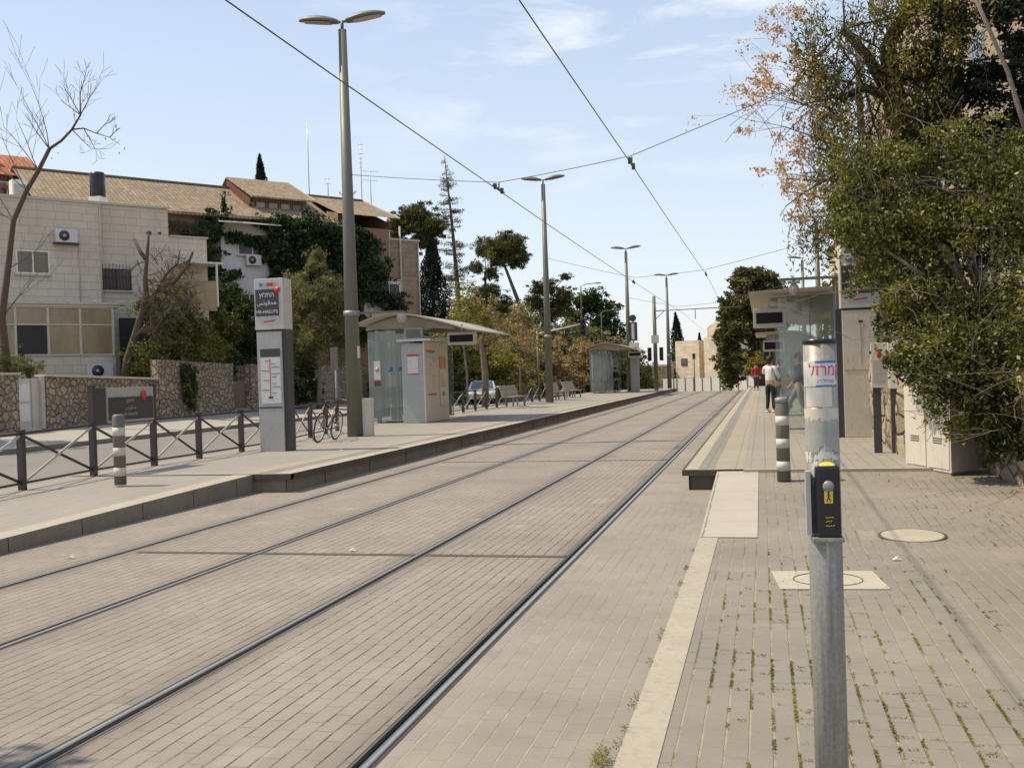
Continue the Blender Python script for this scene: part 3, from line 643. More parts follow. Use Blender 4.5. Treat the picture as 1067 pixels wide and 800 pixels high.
# ------------------------------------------------------------------ shelters
def shelter(label, loc, sx=1, L=7.0, full=True, W=(1.95, 1.85), zt=(3.15, 3.5, 2.86), disp=(2.7, 3.6, 2.42, 2.82, .7), gl=None, group='glass tram stop shelters with curved canopy'):
    # local: +x*sx towards the track, y along it; x=0 back post line
    t = thing('tram_shelter', label, 'shelter', loc, 0, group); S = lambda x: x*sx
    back, front = -W[0]+1.95-.15, W[1]+1.75
    cx = lambda u: back+(front-back)*u
    def cz(u): # rise to a crest then long fall towards the track
        p = .36
        return zt[0]+(zt[1]-zt[0])*math.sin(math.pi/2*min(1, u/p)) if u < p else zt[1]-(zt[1]-zt[2])*((u-p)/(1-p))**1.35
    N = 20; mb = MB(); top = [(cx(i/N), cz(i/N)) for i in range(N+1)]
    th = lambda i: .02+.035*math.sin(math.pi*min(1, (i/N)*.9+.08))
    for ya, yb in ((0, L),):
        for i in range(N):
            (x0, z0), (x1, z1) = top[i], top[i+1]; a0, a1 = th(i), th(i+1)
            mb.add([(S(x0), ya, z0), (S(x1), ya, z1), (S(x1), yb, z1), (S(x0), yb, z0)], [(0, 1, 2, 3)], 0, True)
            mb.add([(S(x0), ya+.02, z0-a0), (S(x1), ya+.02, z1-a1), (S(x1), yb-.02, z1-a1), (S(x0), yb-.02, z0-a0)], [(3, 2, 1, 0)], 0, True)
            mb.add([(S(x0), ya, z0), (S(x1), ya, z1), (S(x1), ya+.02, z1-a1), (S(x0), ya+.02, z0-a0)], [(0, 1, 2, 3)]); mb.add([(S(x0), yb, z0), (S(x1), yb, z1), (S(x1), yb-.02, z1-a1), (S(x0), yb-.02, z0-a0)], [(3, 2, 1, 0)])
    mb.add([(S(cx(1)), 0, cz(1)), (S(cx(1)), L, cz(1)), (S(cx(1)), L-.02, cz(1)-th(N)), (S(cx(1)), .02, cz(1)-th(N))], [(0, 1, 2, 3)])
    mb.build('canopy', M['canopy'], t)
    # ribs
    ys = [.9, L*.5, L-.9] if L > 4 else [.7, L-.7]
    for y in ys:
        mb = MB(); vs = []
        us = [.02+.8*i/12 for i in range(13)]
        for k, u in enumerate(us):
            x, z = cx(u), cz(u)-.1; d = .06+.34*math.sin(math.pi*min(1, k/12*.95+.04))**1.1*(1 if u < .62 else .7)
            for yy in (y-.05, y+.05): vs += [(S(x), yy, z), (S(x), yy, z-d)]
        for k in range(12):
            a = 4*k; b = a+4; mb.add([vs[i] for i in (a, a+1, a+2, a+3, b, b+1, b+2, b+3)], [(0, 1, 5, 4), (2, 6, 7, 3), (1, 3, 7, 5)])
        mb.build('rib', M['canopy'], t)
        MB().box(S(.28)-.06, S(.28)+.06, y-.06, y+.06, 0, 3.0).build('column', M['galv'], t)
    # glass end walls and back wall
    def pane(x0, x1, y0, y1, z0, z1, mat='glass'):
        mat = gl or mat
        if abs(x1-x0) < .05: mb = MB().box(S(x0)-.006, S(x0)+.006, y0, y1, z0, z1)
        else: mb = MB().box(min(S(x0), S(x1)), max(S(x0), S(x1)), y0-.006, y0+.006, z0, z1)
        return mb.build('glass_pane', M[mat], t)
    for y in (.75, L-.75):
        p = pane(.02, .95, y, y, .1, 2.95); p2 = pane(.98, 1.6, y, y, .1, 2.85, 'glass')
        MB().box(S(.965)-.012, S(.965)+.012, y-.012, y+.012, .05, 2.95).build('mullion', M['galv'], t)
        MB().box(min(S(0), S(1.6)), max(S(0), S(1.6)), y-.02, y+.02, .06, .1).build('bottom_rail', M['galv'], t)
    n = max(2, int((L-1.5)/1.5))
    for k in range(n):
        y0 = .78+(L-1.56)*k/n; y1 = .78+(L-1.56)*(k+1)/n; pane(0, 0, y0+.02, y1-.02, .15, 2.7, 'glass_clear')
    # bench
    bn = MB(); 
    for q in range(4): bn.box(S(.42+q*.1)-.04, S(.42+q*.1)+.04, 1.4, L-1.6, .45, .48)
    for yy in (1.7, L-2.0): bn.box(S(.57)-.18, S(.57)+.18, yy, yy+.06, 0, .45)
    bn.build('seat', M['galv'], t)
    # hanging display
    q0, q1, q2, q3, q4 = disp; d = MB().bbox(min(S(q0), S(q1)), max(S(q0), S(q1)), q4, q4+.25, q2, q3, .015).box(S((q0+q1)/2)-.03, S((q0+q1)/2)+.03, q4+.1, q4+.16, q3, q3+.25).build('display_box', M['panel'], t)
    MB().box(min(S(q0+.08), S(q1-.06)), max(S(q0+.08), S(q1-.06)), q4-.015, q4-.001, q2+.09, q3-.09).build('display_screen', M['darkglass'], d)
    if full:
        # ticket kiosk: blue-grey flank, cream front towards the tracks
        MB().bbox(min(S(1.3), S(2.02)), max(S(1.3), S(2.02)), .3, 2.7, 0, 2.5, .015).build('kiosk_body', M['bluegrey'], t)
        kf = MB(); kf.box(min(S(2.021), S(2.07)), max(S(2.021), S(2.07)), .27, 2.73, 0.02, 2.56); kf.build('kiosk_front', M['ticket'], t)
        MB().box(min(S(1.2), S(2.3)), max(S(1.2), S(2.3)), .15, 2.9, 2.57, 2.64).build('kiosk_roof', M['panel_light'], t)
        MB().bbox(min(S(1.35), S(1.95)), max(S(1.35), S(1.95)), .5, .62, 2.66, 3.0, .01).build('display_box', M['panel'], t); MB().box(min(S(1.42), S(1.88)), max(S(1.42), S(1.88)), .487, .499, 2.7, 2.96).build('display_screen', M['win'], t)
        X = 2.075
        MB().box(min(S(X), S(X+.01)), max(S(X), S(X+.01)), .5, 1.25, .9, 2.2).build('poster', M['cream'], t)
        rr = random.Random(3)
        for z0, y0, y1, hh in ((2.22, .45, 1.3, .07), (.86, .5, 1.35, .06)): MB().box(min(S(X+.011), S(X+.014)), max(S(X+.011), S(X+.014)), y0, y1, z0, z0+hh).build('poster_band', M['red'], t)
        mm = MB()
        for k in range(26):
            y = rr.uniform(.5, 1.15); z = rr.uniform(.95, 2.1); mm.box(min(S(X+.011), S(X+.014)), max(S(X+.011), S(X+.014)), y, y+rr.uniform(.06, .2), z, z+.02)
        mm.build('poster_print', M['orange'], t)
        MB().box(min(S(X), S(X+.02)), max(S(X), S(X+.02)), 1.75, 2.45, 1.72, 2.1).build('machine_header', M['orange'], t)
        MB().box(min(S(X), S(X+.03)), max(S(X), S(X+.03)), 1.75, 2.45, .5, 1.68).build('ticket_machine', M['panel_light'], t)
        MB().box(min(S(X+.031), S(X+.034)), max(S(X+.031), S(X+.034)), 1.85, 2.3, 1.1, 1.6).build('machine_screen', M['win_brown'], t)
        MB().box(min(S(X+.031), S(X+.034)), max(S(X+.031), S(X+.034)), 1.95, 2.15, .8, .95).build('ticket_slot', M['black'], t)
        nt = MB().box(min(S(1.5), S(1.85)), max(S(1.5), S(1.85)), .285, .298, 1.55, 2.15).build('notice', M['paper'], t)
        MB().box(min(S(1.48), S(1.87)), max(S(1.48), S(1.87)), .28, .284, 2.1, 2.16).build('notice_band', M['red'], nt); MB().box(min(S(1.48), S(1.87)), max(S(1.48), S(1.87)), .28, .284, 1.53, 1.56).build('notice_band', M['red'], nt)
        pp = MB().box(min(S(.2), S(.42)), max(S(.2), S(.42)), .73, .742, 1.4, 2.0).build('glass_poster', M['paper'], t)
        MB().lathe([(0, 0), (.07, 0), (.07, .004), (0, .004)], 16).build('poster_badge', M['win_brown'], pp, loc=(S(.31), .729, 1.72), rot=(rad(90), 0, 0))
        MB().box(min(S(.2), S(.42)), max(S(.2), S(.42)), .73, .742, 1.2, 1.36).build('poster_band', M['redwall'], t)
        for x_, w_ in ((.75, .09), (1.08, .07)): MB().lathe([(0, 0), (w_, 0), (w_, .004), (0, .004)], 12).build('blue_decal', M['blue'], t, loc=(S(x_), .741, 1.72), rot=(rad(90), 0, 0))
    return t
shelter('glass tram shelter with cream ticket kiosk, nearest on the left platform', (-12.35, 30.6, .284), 1, 5.6)
s2 = shelter('glass tram shelter far down the left platform where a dark figure waits', (-11.7, 70.5, .284), 1, 5.6, full=False)
shelter('glass tram shelter on the right platform behind the foreground post', (1.95, 21.9, .284), -1, 8, full=False, W=(1.95, .45), zt=(2.66, 3.0, 2.96), disp=(1.45, 2.12, 2.22, 2.62, .3), gl='glass_thin')
shelter('second glass tram shelter farther along the right platform', (2.15, 47, .284), -1, 7, full=False, W=(1.95, .7), zt=(2.66, 3.0, 2.96), disp=(1.2, 2.12, 2.12, 2.62, .3))
# camera arm on the right: pole + flat bar + dome
rp = thing('camera_pole', 'thin grey pole with flat arm and white camera dome before right shelter', 'camera pole', (1.42, 21.35, .284))
MB().cyl(0, 0, 0, 3.2, .05, 16).build('pole', M['pole'], rp); MB().box(-1.05, .08, -.1, .1, 3.11, 3.15).build('arm', M['pole'], rp)
MB().cyl(-.78, 0, 3.0, 3.11, .03, 10).box(-.9, -.66, -.06, .06, 3.04, 3.09).ell((-.78, 0, 2.93), (.1, .1, .12), 16, 10).build('camera_dome', M['lens'], rp)


# ------------------------------------------------------------------ benches
def bench(label, loc, rz=0):
    t = thing('platform_bench', label, 'bench', loc, rz, group='grey metal platform benches')
    mb = MB()
    for q in range(5): mb.box(.05+q*.1, .13+q*.1, -.8, .8, .44, .47)
    mb.box(.03, .07, -.8, .8, .4, .48); mb.build('seat', M['benchm'], t)
    mb = MB()
    for q in range(5): mb.beam((.02-.035*q, -.8, .52+q*.1), (.02-.035*q, .8, .52+q*.1), .03, .085)
    mb.beam((.04, -.8, .44), (-.16, -.8, .98), .05).beam((.04, .8, .44), (-.16, .8, .98), .05); mb.build('backrest', M['benchm'], t)
    for y in (-.62, .62): MB().box(.06, .12, y-.03, y+.03, 0, .44).box(.42, .48, y-.03, y+.03, 0, .44).beam((.08, y, .4), (.46, y, .4), .05).build('leg', M['galv'], t)
    return t
M['benchm'] = plain('bench_metal', (.4, .37, .33), .5, .1, var=.08)
bench('grey metal bench nearest the tall second lamp on the left platform', (-11.35, 46.3, .284), rad(-12))
bench('grey metal bench just beyond the second left lamp', (-11.2, 55.5, .284), rad(-12))
bench('grey metal bench farther on, near the second left shelter', (-11.2, 60.5, .284), rad(-12))

# ------------------------------------------------------------------ bicycle
def bicycle(label, loc, rz, lean=rad(10)):
    t = thing('bicycle', label, 'bicycle', loc, rz); t.rotation_euler = (lean, 0, rz)
    for x in (-.53, .53):
        w = MB(); R = .335
        pts = [(x+math.cos(a)*R, 0, R+math.sin(a)*R) for a in [2*math.pi*i/28 for i in range(29)]]; ty = w.tube(pts, .019, 8, cap=False).build('wheel', M['rubb'], t)
        MB().tube([(x+math.cos(a)*(R-.022), 0, R+math.sin(a)*(R-.022)) for a in [2*math.pi*i/28 for i in range(29)]], .009, 6, cap=False).build('rim', M['alu'], ty)
        sp = MB(); 
        for i in range(14): a = 2*math.pi*i/14; sp.tube([(x, 0, R), (x+math.cos(a)*.31, 0, R+math.sin(a)*.31)], .0022, 4)
        sp.tube([(x, -.05, R), (x, .05, R)], .02, 8); sp.build('spokes', M['alu'], ty)
    f = MB(); bb_ = (-.08, 0, .29); st = (-.22, 0, .8); hd = (.36, 0, .83); hl = (.39, 0, .68)
    for a, b, r in ((bb_, st, .017), (st, hd, .016), (bb_, hl, .02), (bb_, (-.53, 0, .335), .011), ((-.2, 0, .73), (-.53, 0, .335), .009), (hd, hl, .02)): f.tube([a, b], r, 8)
    f.build('frame', M['bikered'], t); MB().tube([hl, (.43, 0, .55), (.53, 0, .335)], .014, 8).build('fork', M['bikered'], t)
    MB().tube([hd, (.34, 0, .95)], .013, 8).tube([(.3, -.29, 1.0), (.36, -.2, .98), (.36, .2, .98), (.3, .29, 1.0)], .012, 8).build('handlebar', M['black'], t)
    MB().ell((-.26, 0, .93), (.13, .07, .035), 12, 6).tube([(-.25, 0, .92), st], .012, 8).build('saddle', M['black'], t)
    MB().tube([(-.08, -.06, .29), (-.08, .06, .29)], .03, 10).beam((-.08, -.07, .29), (.04, -.07, .17), .02).beam((-.08, .07, .29), (-.2, .07, .41), .02).box(0, .09, -.12, -.06, .155, .175).box(-.25, -.16, .06, .12, .41, .43).build('pedals', M['galv'], t)
M['bikered'] = plain('bike_paint', (.075, .022, .018), .35, .2)
bicycle('dark red bicycle leaning at the railing behind the left station sign', (-10.0, 22.6, .29), rad(92))

# ------------------------------------------------------------------ car
def car(label, loc, rz, paint):
    t = thing('parked_car', label, 'car', loc, rz)   # faces local -Y
    prof_ = [(-2.1, .35), (-2.15, .62), (-2.0, .78), (-1.15, .92), (-.45, 1.38), (.75, 1.42), (1.5, 1.02), (2.05, .95), (2.12, .55), (2.05, .33), (1.65, .28), (-1.7, .28)]
    mb = MB(); n = len(prof_)
    def sec(x, tz, ins):
        out = []
        for y, z in prof_:
            k = max(0, (z-.9)/.5); out.append((x*(1-.2*k), y*(1-ins), z-tz*(1 if z > 1.2 else 0)))
        return out
    vs = sec(-.86, .02, .02)+sec(-.6, -.02, 0)+sec(.6, -.02, 0)+sec(.86, .02, .02)
    for s in range(3): mb.add(vs, [(s*n+i, s*n+(i+1) % n, (s+1)*n+(i+1) % n, (s+1)*n+i) for i in range(n)], 0, False)
    mb.add(vs, [tuple(range(n)), tuple(range(3*n, 4*n))]); mb.build('body', paint, t)
    MB().add([(-.68, -1.08, .97), (.68, -1.08, .97), (.6, -.5, 1.36), (-.6, -.5, 1.36)], [(0, 1, 2, 3)]).build('windscreen', M['win_blue'], t, loc=(0, -.03, .02))
    for s in (-1, 1):
        MB().add([(s*.845, -.95, .98), (s*.72, -.42, 1.33), (s*.72, .68, 1.35), (s*.84, 1.3, 1.03)], [(0, 1, 2, 3)]).build('side_window', M['win'], t, loc=(s*.02, 0, 0))
        MB().ell((s*.62, -2.04, .68), (.17, .07, .08), 12, 8).build('headlight', M['white'], t)
        MB().ell((s*.95, -.85, 1.0), (.09, .06, .07), 8, 6).build('mirror', paint, t)
        for y in (-1.35, 1.3):
            w = MB().tube([(s*.68, y, .32), (s*.88, y, .32)], .32, 20).build('wheel', M['rubb'], t); MB().tube([(s*.87, y, .32), (s*.89, y, .32)], .19, 16).build('rim', M['alu'], w)
    MB().box(-.4, .4, -2.155, -2.12, .42, .58).build('grille', M['black'], t); MB().box(-.26, .26, -2.17, -2.158, .44, .54).build('number_plate', M['yellow'], t)
car('silver white car on the side road seen through the left railing', (-16.9, 62, .03), rad(12), M['carpaint'])

# ------------------------------------------------------------------ signals
def signal_head(t, x, y, z, n=3, w=.28, round_=False, rz=0):
    h = MB().bbox(x-w/2, x+w/2, y-.1, y+.1, z, z+.33*n, .02).build('signal_head', M['black'], t)
    for k in range(n): MB().lathe([(0, 0), (.1, 0), (.1, .03), (.085, .04), (0, .03)], 14).build('signal_lens', M['darkglass'], h, loc=(x, y-.1, z+.165+.33*k), rot=(rad(90), 0, 0))
ts = thing('tram_signal', 'tall tram signal mast with round head over dark box near the far left lamp', 'signal', (-9.0, 74.5, .284))
MB().cyl(0, 0, 0, 4.0, .06, 12).build('post', M['pole'], ts); MB().bbox(-.3, .3, -.08, .08, 3.65, 5.0, .03).build('signal_board', M['char'], ts)
MB().tube([(0, -.06, 5.28), (0, .06, 5.28)], .25, 20).cyl(0, 0, 5.0, 5.1, .04, 8).build('round_head', M['char'], ts); MB().box(-.1, .1, -.09, -.081, 3.75, 4.9).build('light_bar', M['panel_light'], ts)
cp = thing('catenary_pole', 'grey catenary pole with long bracket arm over the tracks near the crest', 'pole', (-7.75, 77.5, .284))
MB().tube([(0, 0, 0), (0, 0, 7.0)], [.16, .13], 16).build('pole', M['pole'], cp); MB().tube([(0, 0, 5.9), (6.3, .2, 5.95)], .035, 8).tube([(0, 0, 5.2), (.75, 0, 5.9)], .025, 6).tube([(3.0, .1, 5.9), (3.0, .1, 5.2)], .03, 6).build('bracket_arm', M['pole'], cp)
signal_head(cp, .45, -.1, 2.2, 3); signal_head(cp, -.42, -.1, 2.2, 3); MB().box(-.25, .3, -.2, -.17, 3.5, 4.1).build('sign_plate', M['paper'], cp)
ml = thing('traffic_light', 'traffic light on a mast arm above the side road on the left', 'traffic light', (-13.35, 62, .06))
MB().cyl(0, 0, 0, 4.3, .07, 12).build('post', M['pole'], ml); MB().tube([(0, 0, 4.15), (2.7, 0, 4.62)], .045, 8).build('mast_arm', M['panel_light'], ml); signal_head(ml, 2.85, 0, 3.95, 3, .34)
rh = thing('traffic_light', 'black traffic light seen past the right shelter above the red jacket', 'traffic light', (.15, 75.5, .284)); MB().cyl(.35, 0, 0, 2.9, .05, 10).build('post', M['pole'], rh); signal_head(rh, .1, 0, 1.95, 3, .36); signal_head(rh, .45, .1, 1.95, 2, .3)
tt = thing('station_totem', 'grey information totem beside the second left shelter', 'sign', (-8.85, 73.5, .284)); MB().bbox(-.3, .3, 0, .3, 0, 2.4, .01).build('front_panel', M['panel'], tt); MB().bbox(-.33, .33, -.02, .32, 2.4, 3.5, .01).build('head_box', M['panel_light'], tt); MB().box(-.24, .24, -.03, -.021, 2.75, 3.15).build('name_panel', M['char'], tt)
for lb, x, y, h in (('thin signal post at the crest, left one', -7.0, 84, 2.9), ('thin signal post at the crest beside the white wall', -5.6, 88, 3.1)):
    q = thing('signal_post', lb, 'signal', (x, y, 0), group='thin posts at the crest'); MB().cyl(0, 0, -.3, h, .05, 10).build('post', M['pole'], q); MB().bbox(-.12, .12, -.08, .08, h-.45, h, .02).build('signal_head', M['black'], q)
gp = thing('sign_post', 'thin grey post with small plate on the far side pavement by the bushes', 'post', (-13.4, 31.2, .03)); MB().cyl(0, 0, 0, 2.6, .045, 10).build('post', M['galv'], gp); MB().box(-.16, .1, -.06, -.05, 2.0, 2.75).build('sign_plate', M['bandgrey'], gp)
for lb, x, y, h, hd in (('slim far street light reaching over the side road', -13.9, 92, 7.2, 1), ('slim street light in front of the dark green tree', -15.0, 88, 9.3, 1)):
    q = thing('slim_street_light', lb, 'street lamp', (x, y, -.1), group='slim street lights by the side road'); MB().tube([(0, 0, 0), (0, 0, h), (.4, 0, h+.15), (1.2, 0, h+.2)], [.07, .05, .035, .03], 8).build('pole', M['pole'], q); MB().ell((1.45, 0, h+.2), (.38, .14, .06), 12, 6).build('lamp_head', M['pole'], q)

# ------------------------------------------------------------------ utility cabinet + right wall
uc = thing('utility_cabinet', 'cream two door utility cabinet against the right wall under the bush', 'cabinet', (2.28, 14.05, .2))
A, B_, Cc = Vector((-.4, 1.15)), Vector((0, 0)), Vector((.52, .6)); D = A+Cc-B_
def prism(mb, poly, z0, z1, m=0): n = len(poly); return mb.extr([tuple(p) for p in poly], 'z', z0, z1, m)
prism(MB(), [A*.97+Vector((.02, .0)), B_+Vector((0.0, .04)), Cc*.97, D], -.1, .06).build('plinth', M['concrete'], uc)
prism(MB(), [A, B_, Cc, D], .06, 1.24).build('cabinet_body', M['cream'], uc)
prism(MB(), [A+Vector((-.04, .0)), B_+Vector((-.01, -.05)), Cc+Vector((.05, -.01)), D+Vector((.0, .05))], 1.24, 1.29).build('cabinet_top', M['cream'], uc)
ud = (A-B_).normalized(); un = Vector((-ud.y, ud.x)); un = un if un.x < 0 else -un
for k in (0, 1):
    a = B_+ud*(.03+k*.6); b = a+ud*.55; q = un*.012
    prism(MB(), [a+q*.1, b+q*.1, b+q, a+q], .1, 1.2).build('door', M['cream'], uc)
    lv = MB(); 
    for j in range(3): c = a+(b-a)*.3; d2 = a+(b-a)*.72; prism(lv, [c+q*1.1, d2+q*1.1, d2+q*1.4, c+q*1.4], .42+j*.03, .432+j*.03)
    lv.build('vent', M['char'], uc)
rw = MB(); pts = [(1.98, 21.5), (2.02, 18.5), (1.98, 16.6), (2.35, 15.9), (2.72, 14.9), (2.9, 13.4), (3.2, 11.5), (3.4, 8), (3.6, 3)]
RR = random.Random(5)
fine = []
for (x0, y0), (x1, y1) in zip(pts, pts[1:]):
    k = max(2, int(math.hypot(x1-x0, y1-y0)/.22))
    for i in range(k): fine.append((x0+(x1-x0)*i/k, y0+(y1-y0)*i/k))
fine.append(pts[-1]); ZN = 8; vs = []
for i, (x, y) in enumerate(fine):
    top = 1.95 if y > 16.5 else 1.55
    for j in range(ZN+1): vs.append((x+RR.uniform(-.05, .05), y+RR.uniform(-.04, .04), top*j/ZN+RR.uniform(-.02, .02)))
nn = len(fine); rw.add(vs, [(i*(ZN+1)+j, (i+1)*(ZN+1)+j, (i+1)*(ZN+1)+j+1, i*(ZN+1)+j+1) for i in range(nn-1) for j in range(ZN)], 0, True)
rw.add([vs[i*(ZN+1)+ZN] for i in range(nn)]+[(fine[i][0]+.5, fine[i][1]+.15, 1.5) for i in range(nn)], [(i, i+1, nn+i+1, nn+i) for i in range(nn-1)], 0)
o = rw.build('stone_wall', M['rubble_light']); tag(o, 'rough pale stone wall along the right pavement under the bush', 'wall')

# ------------------------------------------------------------------ manholes
M['conc_mid'] = plain('manhole_surround', (.27, .235, .185), .85)
mh = thing('manhole_cover', 'round sandy manhole cover set in the right pavement', 'manhole cover', (1.34, 10.52, .018)); MB().lathe([(0, 0), (.33, 0), (.33, .006), (0, .006)], 40, smooth=False).build('cover', M['tactile2'] if 'tactile2' in M else plain('manhole_stone', (.38, .33, .25), .85), mh)
MB().lathe([(.335, -.002), (.36, -.002), (.36, .005), (.335, .005)], 40).build('ring', M['conc_dark'], mh); MB().box(-.56, -.38, -.26, .26, -.014, .001).build('surround', M['conc_mid'], mh); mh.scale = (.86, .86, 1)
mh.rotation_euler = (rad(3.4), 0, 0); 
mh2 = thing('manhole_cover', 'square concrete manhole cover with engraved ring in right pavement', 'manhole cover', (.44, 8.36, .006), rad(5)); mh2.scale = (.86, .84, 1)
MB().box(-.46, .46, -.42, .42, 0, .006).build('cover', plain('manhole_concrete', (.42, .375, .29), .85, var=.15), mh2)
MB().tube([(math.cos(a)*.3, math.sin(a)*.3, .006) for a in [2*math.pi*i/40 for i in range(41)]], .006, 5, cap=False).build('ring', M['conc_dark'], mh2)

# ------------------------------------------------------------------ litter and weeds
for k, (x, y, z, lb) in enumerate(((-6.9+.2, 8.9, .01, 0), (-3.95, 9.45, .008, 0), (-8.2, 19.2, .29, 0), (.55, 12.6, .15, 0), (1.05, 9.25, .012, 0))):
    mb = MB(); rr = random.Random(k); s = .032
    mb.add([(-s, -s*.6, 0), (0, -s*.7, .015), (s, -s*.4, 0), (-s*.9, s*.5, .01), (0.01, s*.6, .03), (s*1.1, s*.6, .005)], [(0, 1, 4, 3), (1, 2, 5, 4)])
    o = mb.build('paper_scrap', M['paper'], None, (x, y, z)); tag(o, ['white paper scrap left of the left track', 'white paper scrap lying on the drain slot between the tracks', 'white scrap on the left platform near the first lamp', 'white scrap beside the right striped bollard', 'crumpled white scrap behind the square manhole'][k], 'litter', 'scraps of paper')

def leaves_mesh(name, P, size, mat, parent=None, up=0.0, aspect=.55, hang=0.0, jitter=.35):
    n = len(P); P = np.asarray(P, dtype=np.float32)
    a = RNG.normal(size=(n, 3)); a /= np.linalg.norm(a, axis=1)[:, None]
    if hang: a[:, 2] = a[:, 2]*(1-hang)-hang*1.5; a /= np.linalg.norm(a, axis=1)[:, None]
    b = RNG.normal(size=(n, 3)); b[:, 2] += up; nrm = b.copy()
    c = np.cross(a, nrm); c /= (np.linalg.norm(c, axis=1)[:, None]+1e-6)
    s = (size*(1-jitter+2*jitter*RNG.random(n)))[:, None]
    v = np.empty((n, 4, 3), dtype=np.float32); v[:, 0] = P-a*s*.5; v[:, 1] = P+c*s*.5*aspect; v[:, 2] = P+a*s*.5; v[:, 3] = P-c*s*.5*aspect
    me = bpy.data.meshes.new(name); me.vertices.add(n*4); me.vertices.foreach_set('co', v.ravel()); me.loops.add(n*4)
    me.loops.foreach_set('vertex_index', np.arange(n*4, dtype=np.int32)); me.polygons.add(n); me.polygons.foreach_set('loop_start', np.arange(0, n*4, 4, dtype=np.int32)); me.polygons.foreach_set('loop_total', np.full(n, 4, dtype=np.int32))
    me.update(calc_edges=True); me.materials.append(mat); o = bpy.data.objects.new(name, me); link(o, parent); return o
def cloud(clumps, n, sub=14, spread=.34, shell=.72, gap=0.0):
    """leaf positions: main ellipsoids broken into small clumps so the outline is uneven"""
    vol = np.array([c[3]*c[4]*c[5] for c in clumps])**.72; vol /= vol.sum(); out = []
    for c, w in zip(clumps, vol):
        k = max(4, int(sub)); d = RNG.normal(size=(k, 3)); d /= np.linalg.norm(d, axis=1)[:, None]
        rr = shell*(.45+.65*RNG.random(k)**.5); ctr = np.array(c[:3])+d*rr[:, None]*np.array(c[3:6])
        m = int(n*w); idx = RNG.integers(0, k, m); rs = (.6+.8*RNG.random(k))[idx][:, None]
        e = RNG.normal(size=(m, 3)); e /= np.linalg.norm(e, axis=1)[:, None]; e *= (RNG.random(m)**.45)[:, None]
        out.append(ctr[idx]+e*rs*spread*np.array(c[3:6])*1.25)
        # ragged edge: small outlying tufts beyond the main clumps
        kt = max(3, k//2); dt = RNG.normal(size=(kt, 3)); dt /= np.linalg.norm(dt, axis=1)[:, None]; ct_ = np.array(c[:3])+dt*(1.0+.38*RNG.random(kt))[:, None]*np.array(c[3:6])
        mt = int(m*.16); it = RNG.integers(0, kt, mt); et = RNG.normal(size=(mt, 3))*np.array([.5, .5, .38]); out.append(ct_[it]+et*spread*.62*np.array(c[3:6]))
    P = np.concatenate(out)
    if gap: 
        f = np.sin(P[:, 0]*3.1+P[:, 2]*1.7)+np.sin(P[:, 1]*2.9-P[:, 2]*2.3+1)+np.sin(P[:, 2]*4.1+P[:, 0]*1.3+2); P = P[f > -1.5+gap*1.5]
    return P
def tree(name, label, cat, base, trunk, radii, clumps, n, size, leaf, bark='bark', group=None, sub=14, spread=.34, gap=0.0, up=.3, branches=True, hang=0.0, aspect=.55, k2=3):
    t = thing(name, label, cat, base, group=group)
    mb = MB(); mb.tube(trunk, radii, 10)
    if branches:
        tp = [Vector(p) for p in trunk]
        for c in clumps:
            cc = Vector(c[:3]); st = min(tp[1:], key=lambda p: (p-cc).length+max(0, p.z-cc.z)*2) if len(tp) > 1 else tp[0]
            r0 = max(.02, radii[tp.index(st)]*.55); mid = st.lerp(cc, .5)+Vector((random.uniform(-.1, .1), random.uniform(-.1, .1), -.12*(cc-st).length*.5))
            mb.tube([st, mid, cc], [r0, r0*.6, r0*.25], 6)
            for q in range(k2):
                e = cc+Vector((random.uniform(-1, 1)*c[3], random.uniform(-1, 1)*c[4], random.uniform(-.6, 1)*c[5]))*.8; mb.tube([mid.lerp(cc, .6), (mid+e)/2+Vector((0, 0, .05)), e], [r0*.35, r0*.2, .006], 5)
    mb.build('trunk', M[bark], t)
    leaves_mesh('crown', cloud(clumps, n, sub, spread, gap=gap), size, M[leaf], t, up=up, hang=hang, aspect=aspect); return t
def spray(mb, p, d, L, r, depth, rng, splits=3, droop=0.0, tips=None, curl=.25, minr=.004):
    """recursive bare branching"""
    pts = [Vector(p)]; rs = [r]; d = Vector(d).normalized(); n = 4
    for i in range(n):
        d = (d+Vector((rng.uniform(-1, 1), rng.uniform(-1, 1), rng.uniform(-1, 1)))*curl*.5+Vector((0, 0, -droop))).normalized()
        pts.append(pts[-1]+d*L/n); rs.append(max(minr, r*(1-.62*(i+1)/n)))
    mb.tube(pts, rs, 5 if depth < 3 else 6, cap=False)
    if depth <= 0:
        if tips is not None: tips.append(pts[-1]); tips.append(pts[-2])
        return
    for k in range(splits):
        i = rng.randint(1, n); a = Vector((rng.uniform(-1, 1), rng.uniform(-1, 1), rng.uniform(-.4, 1)))
        nd = (d*1.0+a*.9).normalized(); spray(mb, pts[i], nd, L*rng.uniform(.5, .75), rs[i]*.6, depth-1, rng, splits, droop, tips, curl, minr)

